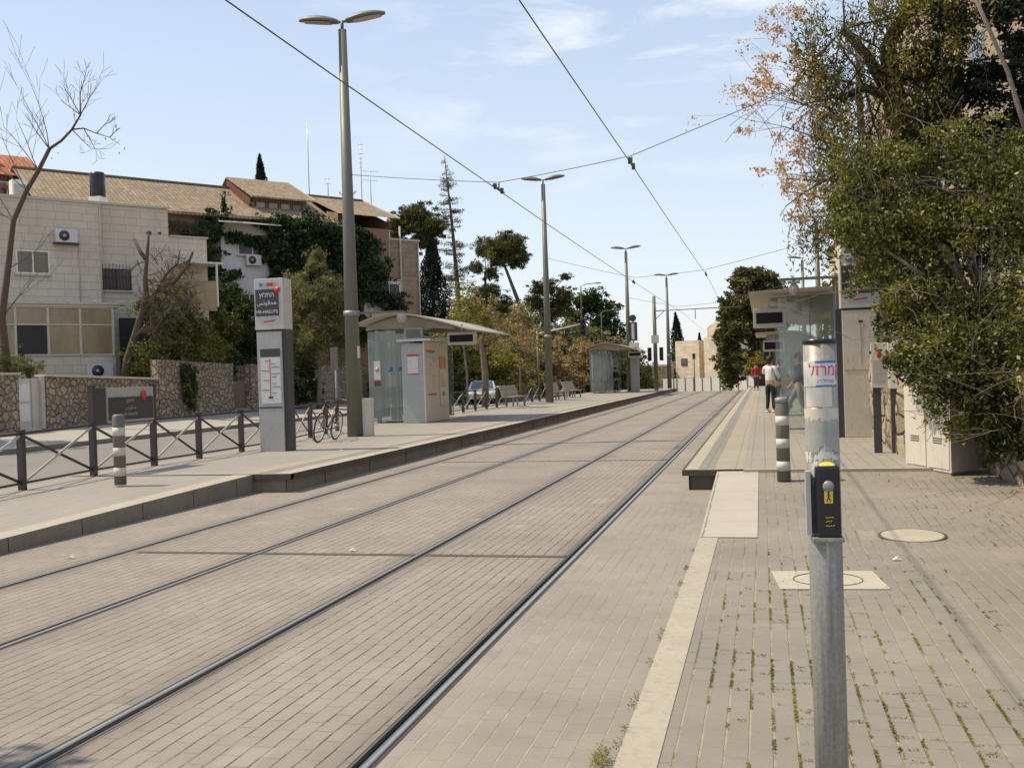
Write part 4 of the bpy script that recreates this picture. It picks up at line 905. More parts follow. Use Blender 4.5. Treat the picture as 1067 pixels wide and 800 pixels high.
# weeds in the joints of the right pavement
wp = []
wr = random.Random(2)
PC = [(wr.uniform(-.4, 1.5), wr.uniform(3.2, 9), wr.uniform(.25, .8)) for _ in range(16)]
for k in range(2600):
    y = wr.uniform(3.2, 10.0); dens = max(.08, 1-(y-3.2)/6.0)
    if wr.random() > dens: continue
    j = wr.choice([-3, -2, -1, 0, 0, 1, 1, 2, 2, 3, 4, 5, 6, 8, 10, 11, 13]); x = .105*j
    if wr.random() > (.8 if any((x-a)**2+(y-b)**2 < c*c for a, b, c in PC) else .12): continue
    if wr.random() < .75: L_ = wr.uniform(.01, .09); P_ = [(x+wr.gauss(0, .004), y+wr.uniform(-L_, L_)) for q in range(int(14+L_*260))]
    else: L_ = wr.uniform(.02, .05); P_ = [(x+.05+wr.uniform(-L_, L_), y+wr.gauss(0, .004)) for q in range(int(6+L_*200))]
    for (px, py) in P_: wp.append((px, py, .006+wr.random()*.007))
for k in range(14):
    y = wr.uniform(3.6, 9.8); 
    for q in range(40): wp.append((-.675+wr.gauss(0, .01), y+wr.gauss(0, .04), .006+wr.random()*.02))
for q in range(500): wp.append((-.72+wr.gauss(0, .02), 4.35+wr.gauss(0, .05), .006+wr.random()*.05))
o = leaves_mesh('joint_weeds', wp, .0105, M['weed'], None, up=1.0); tag(o, 'yellow green weeds growing in the joints of the right pavement', 'weeds', kind='stuff')
dl = [(wr.uniform(1.0, 3.0), wr.uniform(10, 15.5), 0) for _ in range(260)]
dl = [(x, y, .02+zr(x, y)) for x, y, _ in dl if x > 1.2+(15.5-y)*.12]
o = leaves_mesh('fallen_leaves', dl, .035, M['lf_orange'], None, up=3.0); tag(o, 'small dry leaves scattered on the pavement by the right wall', 'leaves', kind='stuff')

# ------------------------------------------------------------------ right foliage
bush = thing('climbing_bush', 'large glossy green bush spilling over the right stone wall', 'bush', (2.9, 15.0, 1.2))
cl = [(1.15, 16.6, 4.1, .5, .6, .4), (1.55, 16, 3.75, .75, .8, .6), (1.4, 16.2, 3.1, .5, .6, .5), (2.0, 15.6, 3.1, .75, .8, .7), (1.75, 15.7, 2.45, .4, .5, .4), (2.35, 15.1, 2.2, .65, .8, .65), (2.65, 14.6, 1.55, .6, .7, .6), (2.78, 14.1, .98, .42, .45, .42),
      (3.3, 14.6, 2.5, .9, .9, .9), (3.35, 14.3, 1.55, .75, .8, .6), (3.6, 15, 3.6, 1, 1, .9), (2.6, 15.6, 3.7, .95, .9, .7), (4.1, 14.5, 2.6, .8, 1, 1.2), (3.2, 13.6, 1.15, .4, .4, .35), (3.5, 12.8, 1.9, .5, .6, .6)]
cl += [(2.1, 13.75, 1.62, .38, .35, .3), (1.8, 14.5, 1.8, .35, .4, .35), (2.5, 13.3, 1.35, .3, .3, .3), (2.72, 13.35, .92, .28, .3, .32), (3.1, 12.9, 1.5, .4, .4, .5), (3.3, 12.3, 2.2, .5, .5, .6), (2.9, 13.1, .62, .22, .25, .22), (2.0, 14.4, 1.75, .42, .5, .4), (2.35, 13.7, 1.5, .35, .4, .3), (2.6, 13.6, 1.25, .3, .3, .3), (2.72, 13.7, .8, .25, .3, .35), (1.1, 15.2, 3.5, .45, .5, .35), (3.0, 13.4, 1.9, .5, .5, .5), (1.62, 14.9, 2.5, .35, .4, .4)]
cl += [(1.72, 13.75, 1.72, .22, .2, .2), (1.86, 13.6, 1.42, .22, .18, .2), (2.0, 13.5, 1.12, .2, .16, .2), (2.2, 13.4, .86, .16, .14, .18), (2.15, 13.5, 1.4, .25, .2, .22), (2.3, 13.75, 1.85, .38, .35, .32), (2.42, 13.5, 1.42, .3, .25, .3), (2.55, 13.55, 1.05, .26, .25, .28), (2.68, 13.6, .68, .22, .22, .25), (2.85, 13.3, 1.15, .35, .3, .35), (2.95, 13.2, .75, .25, .25, .3), (2.0, 14.1, 2.05, .35, .35, .3), (1.5, 16.2, 4.7, .6, .6, .35), (2.4, 15.8, 4.6, .7, .6, .35), (3.2, 15.5, 4.5, .8, .6, .35)]
cl = [(x-2.9+(.28 if x < 2.6 and z > 1.9 else .05), y-15.0, z-1.2, a, b, c) for x, y, z, a, b, c in cl]
leaves_mesh('foliage', cloud(cl, 112000, 20, .36), .06, M['lf_privet'], bush, up=.6)
hb = MB(); rng = random.Random(4)
hb.tube([(0.3, .3, -.1), (.0, .2, 1.0), (-.4, .3, 2.0), (-1.0, .8, 2.7)], [.1, .08, .06, .02], 8)
for c in cl: hb.tube([(0.2, .2, .2), (c[0]*.5, c[1]*.5, c[2]*.6+.3), c[:3]], [.05, .03, .012], 6)
for k in range(46):
    c_ = rng.choice(cl[:14]); spray(hb, Vector(c_[:3])+Vector((rng.uniform(-.3, .3), rng.uniform(-.4, .2), c_[5]*.7)), (rng.uniform(-1, .6), rng.uniform(-.5, .3), rng.uniform(.2, 1.2)), rng.uniform(.5, 1.1), .007, 1, rng, 3, .02, None, .35, .003)
for k in range(34): spray(hb, Vector(rng.choice(cl)[:3])+Vector((0, -.5, .2)), (rng.uniform(-1, .3), -.6, rng.uniform(-.3, .8)), rng.uniform(.5, 1.0), .007, 1, rng, 3, .05, None, .4, .003)
hb.build('branches', M['bark_grey'], bush)

pt = thing('pepper_tree', 'big drooping tree with dark trunk behind the right bush', 'tree', (3.1, 18.5, 1.2))
tb = MB(); T = [(0, 0, 0), (-.12, 0, 1.5), (-.2, 0, 2.6), (-.45, .1, 3.8), (-.8, .1, 4.8), (-.9, .2, 5.9)]; tb.tube(T, [.36, .3, .27, .24, .2, .12], 14)
limbs = [[(-.3, 0, 3.0), (-.75, -.1, 3.05), (-1.2, 0, 3.3), (-1.55, 0, 3.75)], [(-.8, .1, 4.8), (-1.0, 0, 5.0), (-1.3, 0, 5.15), (-1.65, 0, 5.0)], [(-.45, .1, 3.8), (.1, 0, 4.6), (.6, 0, 5.2), (1.3, .1, 5.4)], [(-.2, 0, 2.6), (.4, 0, 3.4), (1.0, -.1, 3.9), (1.8, 0, 4.2)], [(-.9, .2, 5.9), (-.4, 0, 6.5), (.2, 0, 6.9)], [(-.8, .1, 4.8), (-1.2, .2, 5.7), (-1.6, .1, 6.2)]]
for l in limbs: tb.tube(l, [.11, .09, .07, .04][:len(l)], 8)
rng = random.Random(9)
for k in range(44):
    l = rng.choice(limbs); p = Vector(l[rng.randint(1, len(l)-1)]); spray(tb, p, (rng.uniform(-1, 1), rng.uniform(-.6, .4), rng.uniform(-.9, .5)), rng.uniform(.6, 1.5), .022, 2, rng, 3, .1)
tb.build('trunk', M['bark_dark'], pt)
PALE = [(.01, -2.0, 6.0), (.26, -2.0, 5.34), (.5, -2.0, 4.68), (.64, -2.0, 4.11), (.85, -2.0, 3.32)]
lb = MB(); lb.tube(PALE, [.026, .03, .032, .036, .04], 8)
for a in ((-.75, -1.2, 3.6), (-.2, -1.2, 3.3), (.1, -1.2, 4.2), (-.9, -1.2, 4.4), (-.4, -1.3, 3.9)): spray(lb, a, (rng.uniform(-1, 1), 0, rng.uniform(-1, .3)), 1.1, .012, 2, rng, 2, .12)
lb.build('pale_branch', M['bark_grey'], pt)
def strands(centers, n, L, drop=.055, rad_=.35):
    out = []
    for k in range(n):
        c = centers[RNG.integers(0, len(centers))]; x, y, z = c[0]+RNG.normal()*c[3]*.5, c[1]+RNG.normal()*c[4]*.5, c[2]+RNG.normal()*c[5]*.5
        l = L*(.4+.8*RNG.random()); m = int(l/drop); dx, dy = RNG.normal()*.12, RNG.normal()*.12
        for i in range(m): u = i*drop; out.append((x+dx*u+RNG.normal()*.045, y+dy*u+RNG.normal()*.045, z-u+RNG.normal()*.02))
    return out
lc = [(-2.1, 0, 6.2, .4, .4, .5), (-1.3, .2, 5.0, .5, .5, .6), (-.9, -.2, 3.9, .4, .4, .4), (-1.9, 0, 3.9, .4, .3, .5), (-2.2, .2, 3.0, .35, .3, .3), (-1.5, 0, 5.6, .6, .5, .5), (-1.75, 0, 4.6, .4, .5, .5), (-1.2, 0, 4.3, .5, .5, .5), (-1.5, 0, 6.4, .6, .5, .4), (-.9, 0, 6.6, .5, .5, .4), (-1.5, 0, 3.6, .4, .4, .4), (-1.1, -.2, 3.2, .4, .4, .3), (-1.9, 0, 5.4, .3, .3, .5)]
leaves_mesh('hanging_leaves', strands(lc, 900, .95, .045), .095, M['lf_pepper'], pt, hang=.5, aspect=.26)
mc = [(-.5, -.3, 5.6, .45, .5, .5), (-.2, -.3, 4.9, .35, .4, .4), (-.75, -.3, 4.7, .4, .4, .3), (.1, -.3, 6.0, .5, .5, .4), (-.3, -.5, 6.6, .8, .6, .3)]
leaves_mesh('hanging_leaves', strands(mc, 620, .75, .045), .095, M['lf_pepper'], pt, hang=.5, aspect=.32)
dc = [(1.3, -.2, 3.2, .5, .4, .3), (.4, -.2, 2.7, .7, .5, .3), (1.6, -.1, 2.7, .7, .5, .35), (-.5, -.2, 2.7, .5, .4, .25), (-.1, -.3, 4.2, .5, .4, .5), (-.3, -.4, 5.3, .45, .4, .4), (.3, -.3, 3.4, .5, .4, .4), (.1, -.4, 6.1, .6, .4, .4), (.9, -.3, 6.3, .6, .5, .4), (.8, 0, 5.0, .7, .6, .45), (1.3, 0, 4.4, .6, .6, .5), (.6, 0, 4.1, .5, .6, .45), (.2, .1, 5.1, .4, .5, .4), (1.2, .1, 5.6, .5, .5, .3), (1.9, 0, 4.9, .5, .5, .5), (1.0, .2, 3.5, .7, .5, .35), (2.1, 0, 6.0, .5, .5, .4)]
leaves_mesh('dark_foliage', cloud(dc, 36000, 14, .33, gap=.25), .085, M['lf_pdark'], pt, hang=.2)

ct = thing('seed_tree', 'nearly bare tree with orange seed clusters reaching over the right lamp', 'tree', (3.35, 30.5, .28))
tb = MB(); tb.tube([(0, 0, 0), (-.1, 0, 3), (-.35, 0, 6), (-.5, 0, 8), (-.55, 0, 10.5)], [.16, .14, .12, .1, .05], 10); tips = []; rng = random.Random(21)
for z, dx, dz, L in ((4.9, -1, .12, 2.6), (5.7, -1, .28, 2.9), (6.6, -1, .1, 3.0), (7.2, -1, .3, 3.3), (7.9, -1, .35, 3.2), (8.6, -.8, .5, 2.9), (9.2, -1, .25, 2.8), (9.8, -.6, .6, 2.0), (7.0, -.8, -.1, 2.4), (8.4, .6, .6, 2.2), (9.0, -.9, -.05, 2.4)):
    spray(tb, (-.4, 0, z), (dx, rng.uniform(-.3, .3), dz), L*.72, .045, 2, rng, 4, -.02, tips, .2)
tb.build('trunk', M['bark_grey'], ct)
ps = []
for p in tips:
    if rng.random() < (.6 if p.x < -1.5 else .12):
        s = rng.uniform(.1, .24)
        for q in range(rng.randint(24, 60)): ps.append((p.x+rng.gauss(0, s*.6), p.y+rng.gauss(0, s*.6), p.z-abs(rng.gauss(0, s*1.1))))
leaves_mesh('seed_clusters', ps, .085, M['lf_seed'], ct, hang=.3, aspect=.6)

rb = thing('stone_building', 'tall beige stone building behind the trees on the right', 'building', (6.3, 22, 0))
MB().box(0, 14, 0, 42, 0, 17).build('wall', M['stone_right'], rb)
for j in range(6):
    for z in (3.2, 6.4, 9.6, 12.8):
        y = 3+j*6.5; w = MB().box(-.06, .0, y, y+1.6, z, z+1.5).build('window', M['alu'], rb); MB().box(-.075, -.061, y+.08, y+1.52, z+.08, z+1.42).build('pane', M['win'], w)
rb2 = thing('pinkish_building', 'low pinkish stone building beyond the right shelters', 'building', (5.2, 70, 0)); MB().box(0, 12, 0, 14, -.5, 10.2).build('wall', M['stone_warm'], rb2); MB().box(-.2, 12.2, -.2, 14.2, 10.2, 10.5).build('parapet', M['cap'], rb2)
for y in (2, 6, 10): 
    for z in (3, 6.5): w = MB().box(-.05, 0, y, y+1.2, z, z+1.4).build('window', M['alu'], rb2); MB().box(-.065, -.051, y+.08, y+1.12, z+.08, z+1.32).build('pane', M['win'], w)
tree('leafy_tree', 'mid green tree behind the right shelter roof', 'tree', (4.6, 46, 1), [(0, 0, 0), (0, 0, 2.5), (-.3, 0, 4)], [.2, .16, .08], [(-.4, 0, 3.6, 1.4, 1.4, 1.2), (-1.2, 1, 3, 1.2, 1.3, 1.2), (.8, -1, 3.4, 1.3, 1.3, 1.2)], 5000, .2, 'lf_yel')

# ------------------------------------------------------------------ left garden wall, gate, houses
Wx = -24.0
def wall_seg(label, y0, y1, h0, h1, cap='cap', mat='rubble', x=Wx, rnd=False, base=.3):
    t = thing('garden_wall', label, 'wall', (x, y0, 0)); L = y1-y0; n = max(3, int(L/.4)); mb = MB(); RRR = random.Random(int(y0*10))
    vs = []
    for i in range(n+1):
        for j in range(7):
            h = h0+(h1-h0)*i/n; e = .0 if not rnd else .0
            vs.append((RRR.uniform(-.025, .025), L*i/n, base-.2+(h-base+.2)*j/6))
    mb.add(vs, [(i*7+j, (i+1)*7+j, (i+1)*7+j+1, i*7+j+1) for i in range(n) for j in range(6)], 0, True)
    mb.box(-.33, -.04, .03, L-.03, 0, min(h0, h1)-.02)
    mb.add([(.0, 0, base-.2), (-.35, 0, base-.2), (-.35, 0, h0), (0, 0, h0)], [(0, 1, 2, 3)]); mb.add([(.0, L, base-.2), (-.35, L, base-.2), (-.35, L, h1), (0, L, h1)], [(0, 1, 2, 3)])
    mb.build('stonework', M[mat], t)
    if cap: MB().add([(.06, -.04, h0), (.06, L+.04, h1), (-.42, L+.04, h1), (-.42, -.04, h0), (.06, -.04, h0+.08), (.06, L+.04, h1+.08), (-.42, L+.04, h1+.08), (-.42, -.04, h0+.08)], [(0, 1, 2, 3), (4, 5, 6, 7), (0, 1, 5, 4), (2, 3, 7, 6), (1, 2, 6, 5), (0, 3, 7, 4)]).build('coping', M[cap], t)
    return t
wall_seg('rubble garden wall at the left edge, left of the meter cabinet', 20, 29.55, 2.25, 2.22)
wall_seg('rubble garden wall with pale coping behind the fence sign', 30.9, 37.7, 2.16, 1.98)
wall_seg('taller rubble wall with the bush hanging over it', 37.75, 43.9, 2.8, 2.66, cap=None)
wall_seg('short rubble wall beyond the garden steps', 45.6, 70, 2.65, 2.6, cap=None)
wr_ = MB().box(-27, -24.37, 43.8, 43.93, .2, 2.6).box(-27, -24.37, 45.62, 45.75, .2, 2.6).build('wall_return', M['rubble']); tag(wr_, 'stone flanks of the garden steps', 'wall')
st_ = MB(); 
for k in range(8): st_.box(-23.8-.3*k-.32, -23.8-.3*k, 44.0, 45.55, .2, .38+.16*k)
tag(st_.build('garden_steps', M['concrete']), 'pale stone garden steps between two rubble walls', 'steps')
mc_ = thing('meter_cabinet', 'beige meter cabinet with two white panels set in the left wall gap', 'cabinet', (-24.15, 29.6, .35))
MB().box(-.3, .0, 0, 1.28, 0, 1.75).build('cabinet_body', M['cream'], mc_)
for z in (.3, .98): MB().box(.001, .02, .12, .62, z, z+.6).build('white_panel', M['white'], mc_)
MB().box(.001, .03, .72, .76, .1, 1.7).build('door_seam', M['alu'], mc_); MB().box(-.1, .12, -.05, 1.3, -.05, .02).build('sill', M['cap'], mc_); MB().box(.001, .12, 1.1, 1.28, 0, 1.8).build('jamb', M['cap'], mc_)

RZ = math.atan2(.791, .612)
h1 = thing('stone_house', 'pale stone two storey house with glazed porch on the left', 'house', (-29, 41, 0), RZ)
W = MB(); W.box(-12, .23, 0, 9, 1.6, 10.0); W.box(.23, 3.44, .3, 9, 1.6, 10.05); W.box(3.44, 5.3, .3, 7, 1.6, 8.75); W.build('wall', M['stone'], h1)
MB().box(-12.05, .28, -.06, 9, 10.0, 10.12).box(.285, 3.5, .22, 9, 10.06, 10.16).box(3.5, 5.36, .22, 7, 8.76, 8.84).build('roof', M['cap'], h1)
def window(par, s0, s1, z0, z1, off, fr='alu', gl='win', bars=0, mull=1, d=.05, fw=.06, shutter=0):
    f = MB(); a, b = off-d, off-.002
    f.box(s0, s1, a, b, z0, z0+fw).box(s0, s1, a, b, z1-fw, z1).box(s0, s0+fw, a, b, z0+fw, z1-fw).box(s1-fw, s1, a, b, z0+fw, z1-fw)
    for k in range(mull): x = s0+(s1-s0)*(k+1)/(mull+1); f.box(x-fw/2, x+fw/2, a-.003, b, z0+fw, z1-fw)
    o = f.build('window', M[fr], par); MB().box(s0+fw, s1-fw, off-.02, off-.004, z0+fw, z1-fw).build('pane', M[gl], o)
    if bars:
        q = MB()
        for k in range(bars): x = s0+(s1-s0)*(k+.5)/bars; q.cyl(x, off-.09, z0, z1, .01, 6)
        q.box(s0, s1, off-.1, off-.08, z0+.02, z0+.04).box(s0, s1, off-.1, off-.08, (z0+z1)/2, (z0+z1)/2+.02); q.build('bars', M['char'], o)
    if shutter: MB().box(s0, s1, off-.08, off-.051, z1-shutter, z1).build('shutter_box', M['cap'], o)
    MB().box(s0-.08, s1+.08, off-.12, off-.002, z0-.08, z0-.003).build('sill', M['cap'], o)
    return o
window(h1, -3.37, -2.0, 6.75, 7.77, 0, 'white', 'win_mid'); window(h1, .25, 1.62, 6.16, 7.36, .3, 'char', 'win', 9, 1, shutter=.22); window(h1, -7.6, -6.0, 6.75, 7.77, 0, 'white', 'win_brown')
def ac(par, s0, s1, z0, z1, off, d=.3):
    o = MB().bbox(s0, s1, off-d, off-.05, z0, z1, .02).build('air_conditioner', M['whitewall'], par); r = min(s1-s0, z1-z0)*.38; c = s0+(s1-s0)*.38
    MB().lathe([(0, 0), (r, 0), (r, .02), (0, .02)], 24).build('fan', M['char'], o, loc=(c, off-d-.003, (z0+z1)/2), rot=(rad(90), 0, 0)); MB().lathe([(0, 0), (r*.3, 0), (r*.3, .02), (0, .02)], 12).build('fan_hub', M['alu'], o, loc=(c, off-d-.024, (z0+z1)/2), rot=(rad(90), 0, 0)); return o
ac(h1, -1.77, -.86, 8.16, 8.74, 0)
MB().box(-1.85, -.78, -.32, -.01, 8.08, 8.13).build('bracket', M['char'], h1)
MB().cyl(-.75, -.03, 5.5, 8.3, .02, 8).cyl(.2, -.03, 5.5, 10, .03, 8).build('drainpipe', M['cap'], h1); MB().box(2.41, 2.63, .28, .298, 8.8, 8.96).box(2.95, 3.1, .28, .298, 8.85, 8.95).build('vent', M['char'], h1)
# porch
pz0, pz1 = 2.9, 5.25
P = MB(); P.box(-8, .12, -1.8, -.01, 1.7, 3.12); P.build('porch_base', M['stone'], h1)
MB().box(-8.1, .6, -1.95, -.01, 5.32, 5.42).box(-8.1, .35, -1.88, -.01, 5.2, 5.32).build('porch_roof', M['cream'], h1)
for k in range(4): MB().box(-3.0+k*1.1, -2.85+k*1.1, -2.0, -1.9, 5.42, 5.47).build('roof_clip', M['white'], h1)
fr = MB()
for s in (-7.8, -6.5, -5.2, -3.9, -2.62, -1.32, .05): fr.box(s-.05, s+.05, -1.84, -1.76, 3.12, 5.2)
for z in (3.14, 4.42, 5.14): fr.box(-7.8, .1, -1.83, -1.77, z, z+.07)
fr = fr.build('porch_frame', M['cream'], h1)
for i, (a, b) in enumerate(zip((-7.8, -6.5, -5.2, -3.9, -2.62, -1.32), (-6.5, -5.2, -3.9, -2.62, -1.32, .05))):
    MB().box(a+.05, b-.05, -1.81, -1.79, 4.5, 5.13).build('pane', M['win_brown'], fr)
    MB().box(a+.05, b-.05, -1.81, -1.79, 3.22, 4.41).build('pane', M['black'] if i == 3 else M['win_brown'], fr)
MB().box(-7.9, .12, -1.7, -1.6, 3.2, 5.2).build('porch_interior', M['char'], h1)
ac(h1, -1.15, -.1, 2.13, 2.78, -1.8, .35)
MB().box(1.0, 3.4, .2, .29, 1.9, 4.9).build('door_recess', M['char'], h1)
MB().box(3.6, 5.55, -1.0, .28, 7.42, 7.5).build('canopy', M['white'], h1); MB().box(5.2, 5.28, -.98, -.9, 5.4, 7.42).build('canopy_post', M['white'], h1); MB().box(3.7, 5.2, -.95, -.93, 5.2, 6.6).build('canopy_panel', M['win_brown'], h1)
wt = thing('water_tank', 'black cylindrical water tank on white base on the stone house roof', 'water tank', (-29+.612*.78-.791*2, 41+.791*.78+.612*2, 10.12)); MB().box(-.3, .3, -.3, .3, 0, .55).build('base', M['white'], wt); MB().lathe([(.34, .55), (.35, .6), (.35, 1.6), (.3, 1.7), (.1, 1.74)], 28).build('tank', M['black'], wt); MB().cyl(.36, 0, 1.1, 1.3, .04, 8).build('valve', M['galv'], wt)
wb = thing('roof_box', 'white rooftop unit near the red roof at the left', 'rooftop unit', (-29-.612*2.68-.791*2, 41-.791*2.68+.612*2, 10.12), RZ); MB().bbox(-.33, .33, -.3, .3, 0, 1.0, .02).build('unit_body', M['white'], wb); MB().box(-.25, .25, -.31, -.302, .2, .8).build('grille', M['panel'], wb)

h2 = thing('long_roofed_house', 'long house with brown tiled roof and ivy, behind the stone house', 'house', (-29-.791*8, 41+.612*8, 0), RZ)
MB().box(.5, 20.5, 0, 8, 1.6, 11.2).build('wall', M['brownwall'], h2)
MB().box(9.3, 12.2, -.05, -.003, 6.8, 11.0).build('white_facade', M['whitewall'], h2); MB().box(9.3, 12.2, -.05, -.003, 5.3, 6.78).build('white_facade', M['whitewall'], h2)
rf = MB(); rf.add([(-.6, -.5, 11.22), (16.6, -.5, 11.3), (16.6, 4, 13.65), (-.6, 4, 13.7), (-.6, 8.5, 11.2), (16.6, 8.5, 11.2), (21.0, -.5, 11.85), (21.0, 4, 13.62), (21.0, 8.5, 11.2), (16.6, -.5, 11.88), (16.6, 4, 13.655)], [(0, 1, 2, 3), (3, 2, 5, 4), (9, 6, 7, 10), (10, 7, 8, 5)])
rf.add([(-.6, -.5, 11.08), (16.6, -.5, 11.14), (16.6, -.5, 11.29), (-.6, -.5, 11.21)], [(0, 1, 2, 3)]); rf.add([(16.6, -.5, 11.3), (16.6, -.5, 11.87), (16.6, 0.9, 12.2), (16.6, .9, 11.9)], [(0, 1, 2, 3)])
rf.build('roof', M['tile'], h2)
MB().add([(20.95, -.45, 11.7), (20.95, 4, 13.5), (20.95, 8.4, 11.1), (20.5, 0, 11.1), (20.5, 8, 11.1), (20.5, 4, 13.3), (20.5, 0, 11.6)], [(3, 4, 5, 6)]).build('gable_end', M['brownwall'], h2)
MB().beam((21.02, -.5, 11.86), (21.02, 4, 13.63), .06, .12).build('verge', M['cap'], h2)
MB().beam((-.6, 4, 13.74), (21, 4, 13.68), .2, .1).build('ridge', M['tile'], h2)
dm = MB().box(11.9, 15.4, 1.2, 4.5, 11.5, 12.85).build('dormer', M['brownwall'], h2)
MB().add([(11.6, .7, 12.62), (15.7, .7, 12.62), (15.7, 4.2, 14.3), (11.6, 4.2, 14.3), (11.6, .7, 12.72), (15.7, .7, 12.72), (15.7, 4.2, 14.4), (11.6, 4.2, 14.4), (15.7, 6, 13.2), (11.6, 6, 13.2)], [(0, 1, 2, 3), (4, 5, 6, 7), (0, 1, 5, 4), (1, 2, 6, 5), (0, 3, 7, 4), (7, 6, 8, 9)]).build('dormer_roof', M['tile'], dm)
MB().beam((15.72, .68, 12.7), (15.72, 4.2, 14.38), .06, .14).build('dormer_verge', M['cap'], dm)
MB().add([(11.62, .9, 12.6), (11.62, 4.2, 14.2), (11.62, 4.2, 12.0), (11.62, 1.2, 12.0)], [(0, 1, 2, 3)]).build('dormer_gable', M['redwall'], dm)
for k in range(4): window(dm, 12.05+k*.8, 12.72+k*.8, 12.03, 12.5, 1.2, 'bronze', 'win' if k == 3 else 'win_brown', mull=0, fw=.04)
window(h2, 10.31, 12.06, 9.1, 10.34, -.05, 'whitewall', 'win_blue'); ac(h2, 10.69, 11.6, 8.5, 9.1, -.05); window(h2, 10.4, 11.4, 5.9, 6.9, -.05, 'whitewall', 'win')
MB().add([(8.9, -1.0, 10.75), (12.6, -1.0, 10.75), (12.6, 0, 11.0), (8.9, 0, 11.0), (8.9, -1.0, 10.8), (12.6, -1, 10.8), (12.6, 0, 11.05), (8.9, 0, 11.05)], [(0, 1, 2, 3), (4, 5, 6, 7), (0, 1, 5, 4), (1, 2, 6, 5), (0, 3, 7, 4)]).build('awning', M['cap'], h2)
MB().box(18.3, 21.0, -.4, -.003, 5.6, 7.9).build('enclosed_balcony', M['whitewall'], h2); window(h2, 18.6, 20.9, 6.9, 7.75, -.4, 'alu', 'win', mull=2)
for s in (19.0, 19.8, 20.6): MB().box(s, s+.04, -.44, -.401, 5.65, 6.85).build('shutter_seam', M['alu'], h2)
h3 = thing('stone_tower_block', 'narrow tan stone block with drainpipes at the end of the long house', 'building', (-29-.791*9+.612*21, 41+.612*9+.791*21, 0), RZ)
MB().box(.1, 2.4, 0, 6, 1, 10.7).build('wall', M['stone_tan'], h3); MB().box(.05, 2.46, -.06, 6.05, 10.7, 10.82).build('parapet', M['cap'], h3)
MB().cyl(.9, -.08, 2, 11.6, .06, 8).cyl(-.1, -.3, 5, 11.2, .05, 8).tube([(-2.5, -.3, 8.3), (.9, -.1, 8.1)], .04, 6).cyl(2.3, -.07, 2, 10.6, .05, 8).build('drainpipe', M['cap'], h3)
h4 = thing('red_roofed_house', 'house with orange red tile roof at the far left edge', 'house', (-29-.791*12, 41+.612*12, 0), RZ)
MB().box(-9, .8, 0, 6, 2, 13.2).build('wall', M['redwall'], h4); MB().add([(-9.3, -.4, 13.2), (1.0, -.4, 13.2), (1.0, 3.2, 15.0), (-9.3, 3.2, 15.0), (1, 6.4, 13.2), (-9.3, 6.4, 13.2)], [(0, 1, 2, 3), (3, 2, 4, 5)]).build('roof', M['tile_red'], h4); MB().box(-9.2, .95, -.3, 0, 12.5, 12.65).build('string_course', M['tile_red'], h4)
for k, s in enumerate((-1.3, -3.2, -5)): window(h4, s, s+.9, 12.0, 12.9, 0, 'white', 'win')
MB().box(-1.9, -.9, 1.2, 1.6, 14.1, 14.5).build('roof_window', M['white'], h4)
for i, (s, z0, z1, lb) in enumerate(((16.85, 13.6, 18.2, 'tall thin mast antenna above the brown roof'), (18.2, 13.6, 14.9, 'small low antenna between the tall masts'), (20.7, 13.6, 17.4, 'antenna with crossbars just right of the nearest lamp'), (21.4, 13.4, 15.7, 'antenna with long side arms at the roof end'))):
    x, y = -29-.791*11.5+.612*s, 41+.612*11.5+.791*s
    a = thing('roof_antenna', lb, 'antenna', (x, y, z0-.3), RZ, group='antennas on the brown roof'); h = z1-z0+.3; MB().cyl(0, 0, 0, h, .03, 6).build('mast', M['alu'], a)
    if i: 
        q = MB()
        for k in range((0, 2, 6, 3)[i]): w = (0, .25, .22, .7)[i]*(1-.1*k); zz = h-.15-k*.3; q.tube([(-w, 0, zz), (w, 0, zz+.03)], .014, 5)
        q.build('crossbars', M['alu'], a)

# ivy
iv = thing('ivy', 'dense dark green ivy covering the long house front', 'ivy', (-29-.791*8, 41+.612*8, 2)); iv.rotation_euler = (0, 0, RZ)
ic = [(12.6, -.5, 8.6, .9, .6, .8), (13.6, -.5, 8.6, 1.2, .7, 1.0), (15, -.6, 8.7, 1.3, .8, 1.1), (16.6, -.6, 8.2, 1.3, .8, 1.1), (14.2, -.5, 7.2, 1.3, .7, 1.1), (12.8, -.4, 6.6, .9, .5, .8), (12.4, -.3, 5.5, .8, .5, .8), (15.8, -.6, 6.6, 1.4, .8, 1.2), (17.8, -.6, 7.0, 1.3, .8, 1.2), (18.0, -.7, 5.6, 1.3, .8, 1.0), (19.6, -.8, 4.7, 1.3, .6, .7), (16.8, -.6, 4.8, 1.4, .7, 1.2), (18.6, -.5, 8.0, 1.1, .6, .7), (14.5, -.4, 5.2, 1.5, .6, 1.3), (20.6, -.9, 4.3, .7, .4, .4), (11.7, -.3, 9.0, .5, .3, .4), (17, -.5, 3.2, 2, .6, 1.2)]
ic2 = [(19.0, -.5, 6.2, 1.2, .6, 1.0), (17.6, -.5, 8.6, 1.0, .6, .7), (12.6, -.4, 7.5, .8, .5, .7), (13.4, -.4, 4.6, 1.2, .5, 1.0), (8.8, -.3, 9.0, .7, .4, .6), (7.9, -.2, 5.8, .9, .4, .8), (10.2, -.3, 8.0, .8, .3, .35), (11.4, -.3, 7.9, .7, .3, .35), (9.6, -.2, 9.6, .35, .2, .9), (11.9, -.2, 7.2, .4, .3, .6), (8.6, -.2, 8.3, .8, .5, .7), (8.4, -.2, 6.8, .9, .5, .9), (8.8, -.2, 5.3, .9, .5, .9), (9.8, -.3, 5.9, .6, .4, .3), (8.2, -.2, 4.0, .9, .5, .8), (9.8, -.2, 4.9, .6, .3, .5), (7.6, -.2, 7.8, .6, .4, .5)]
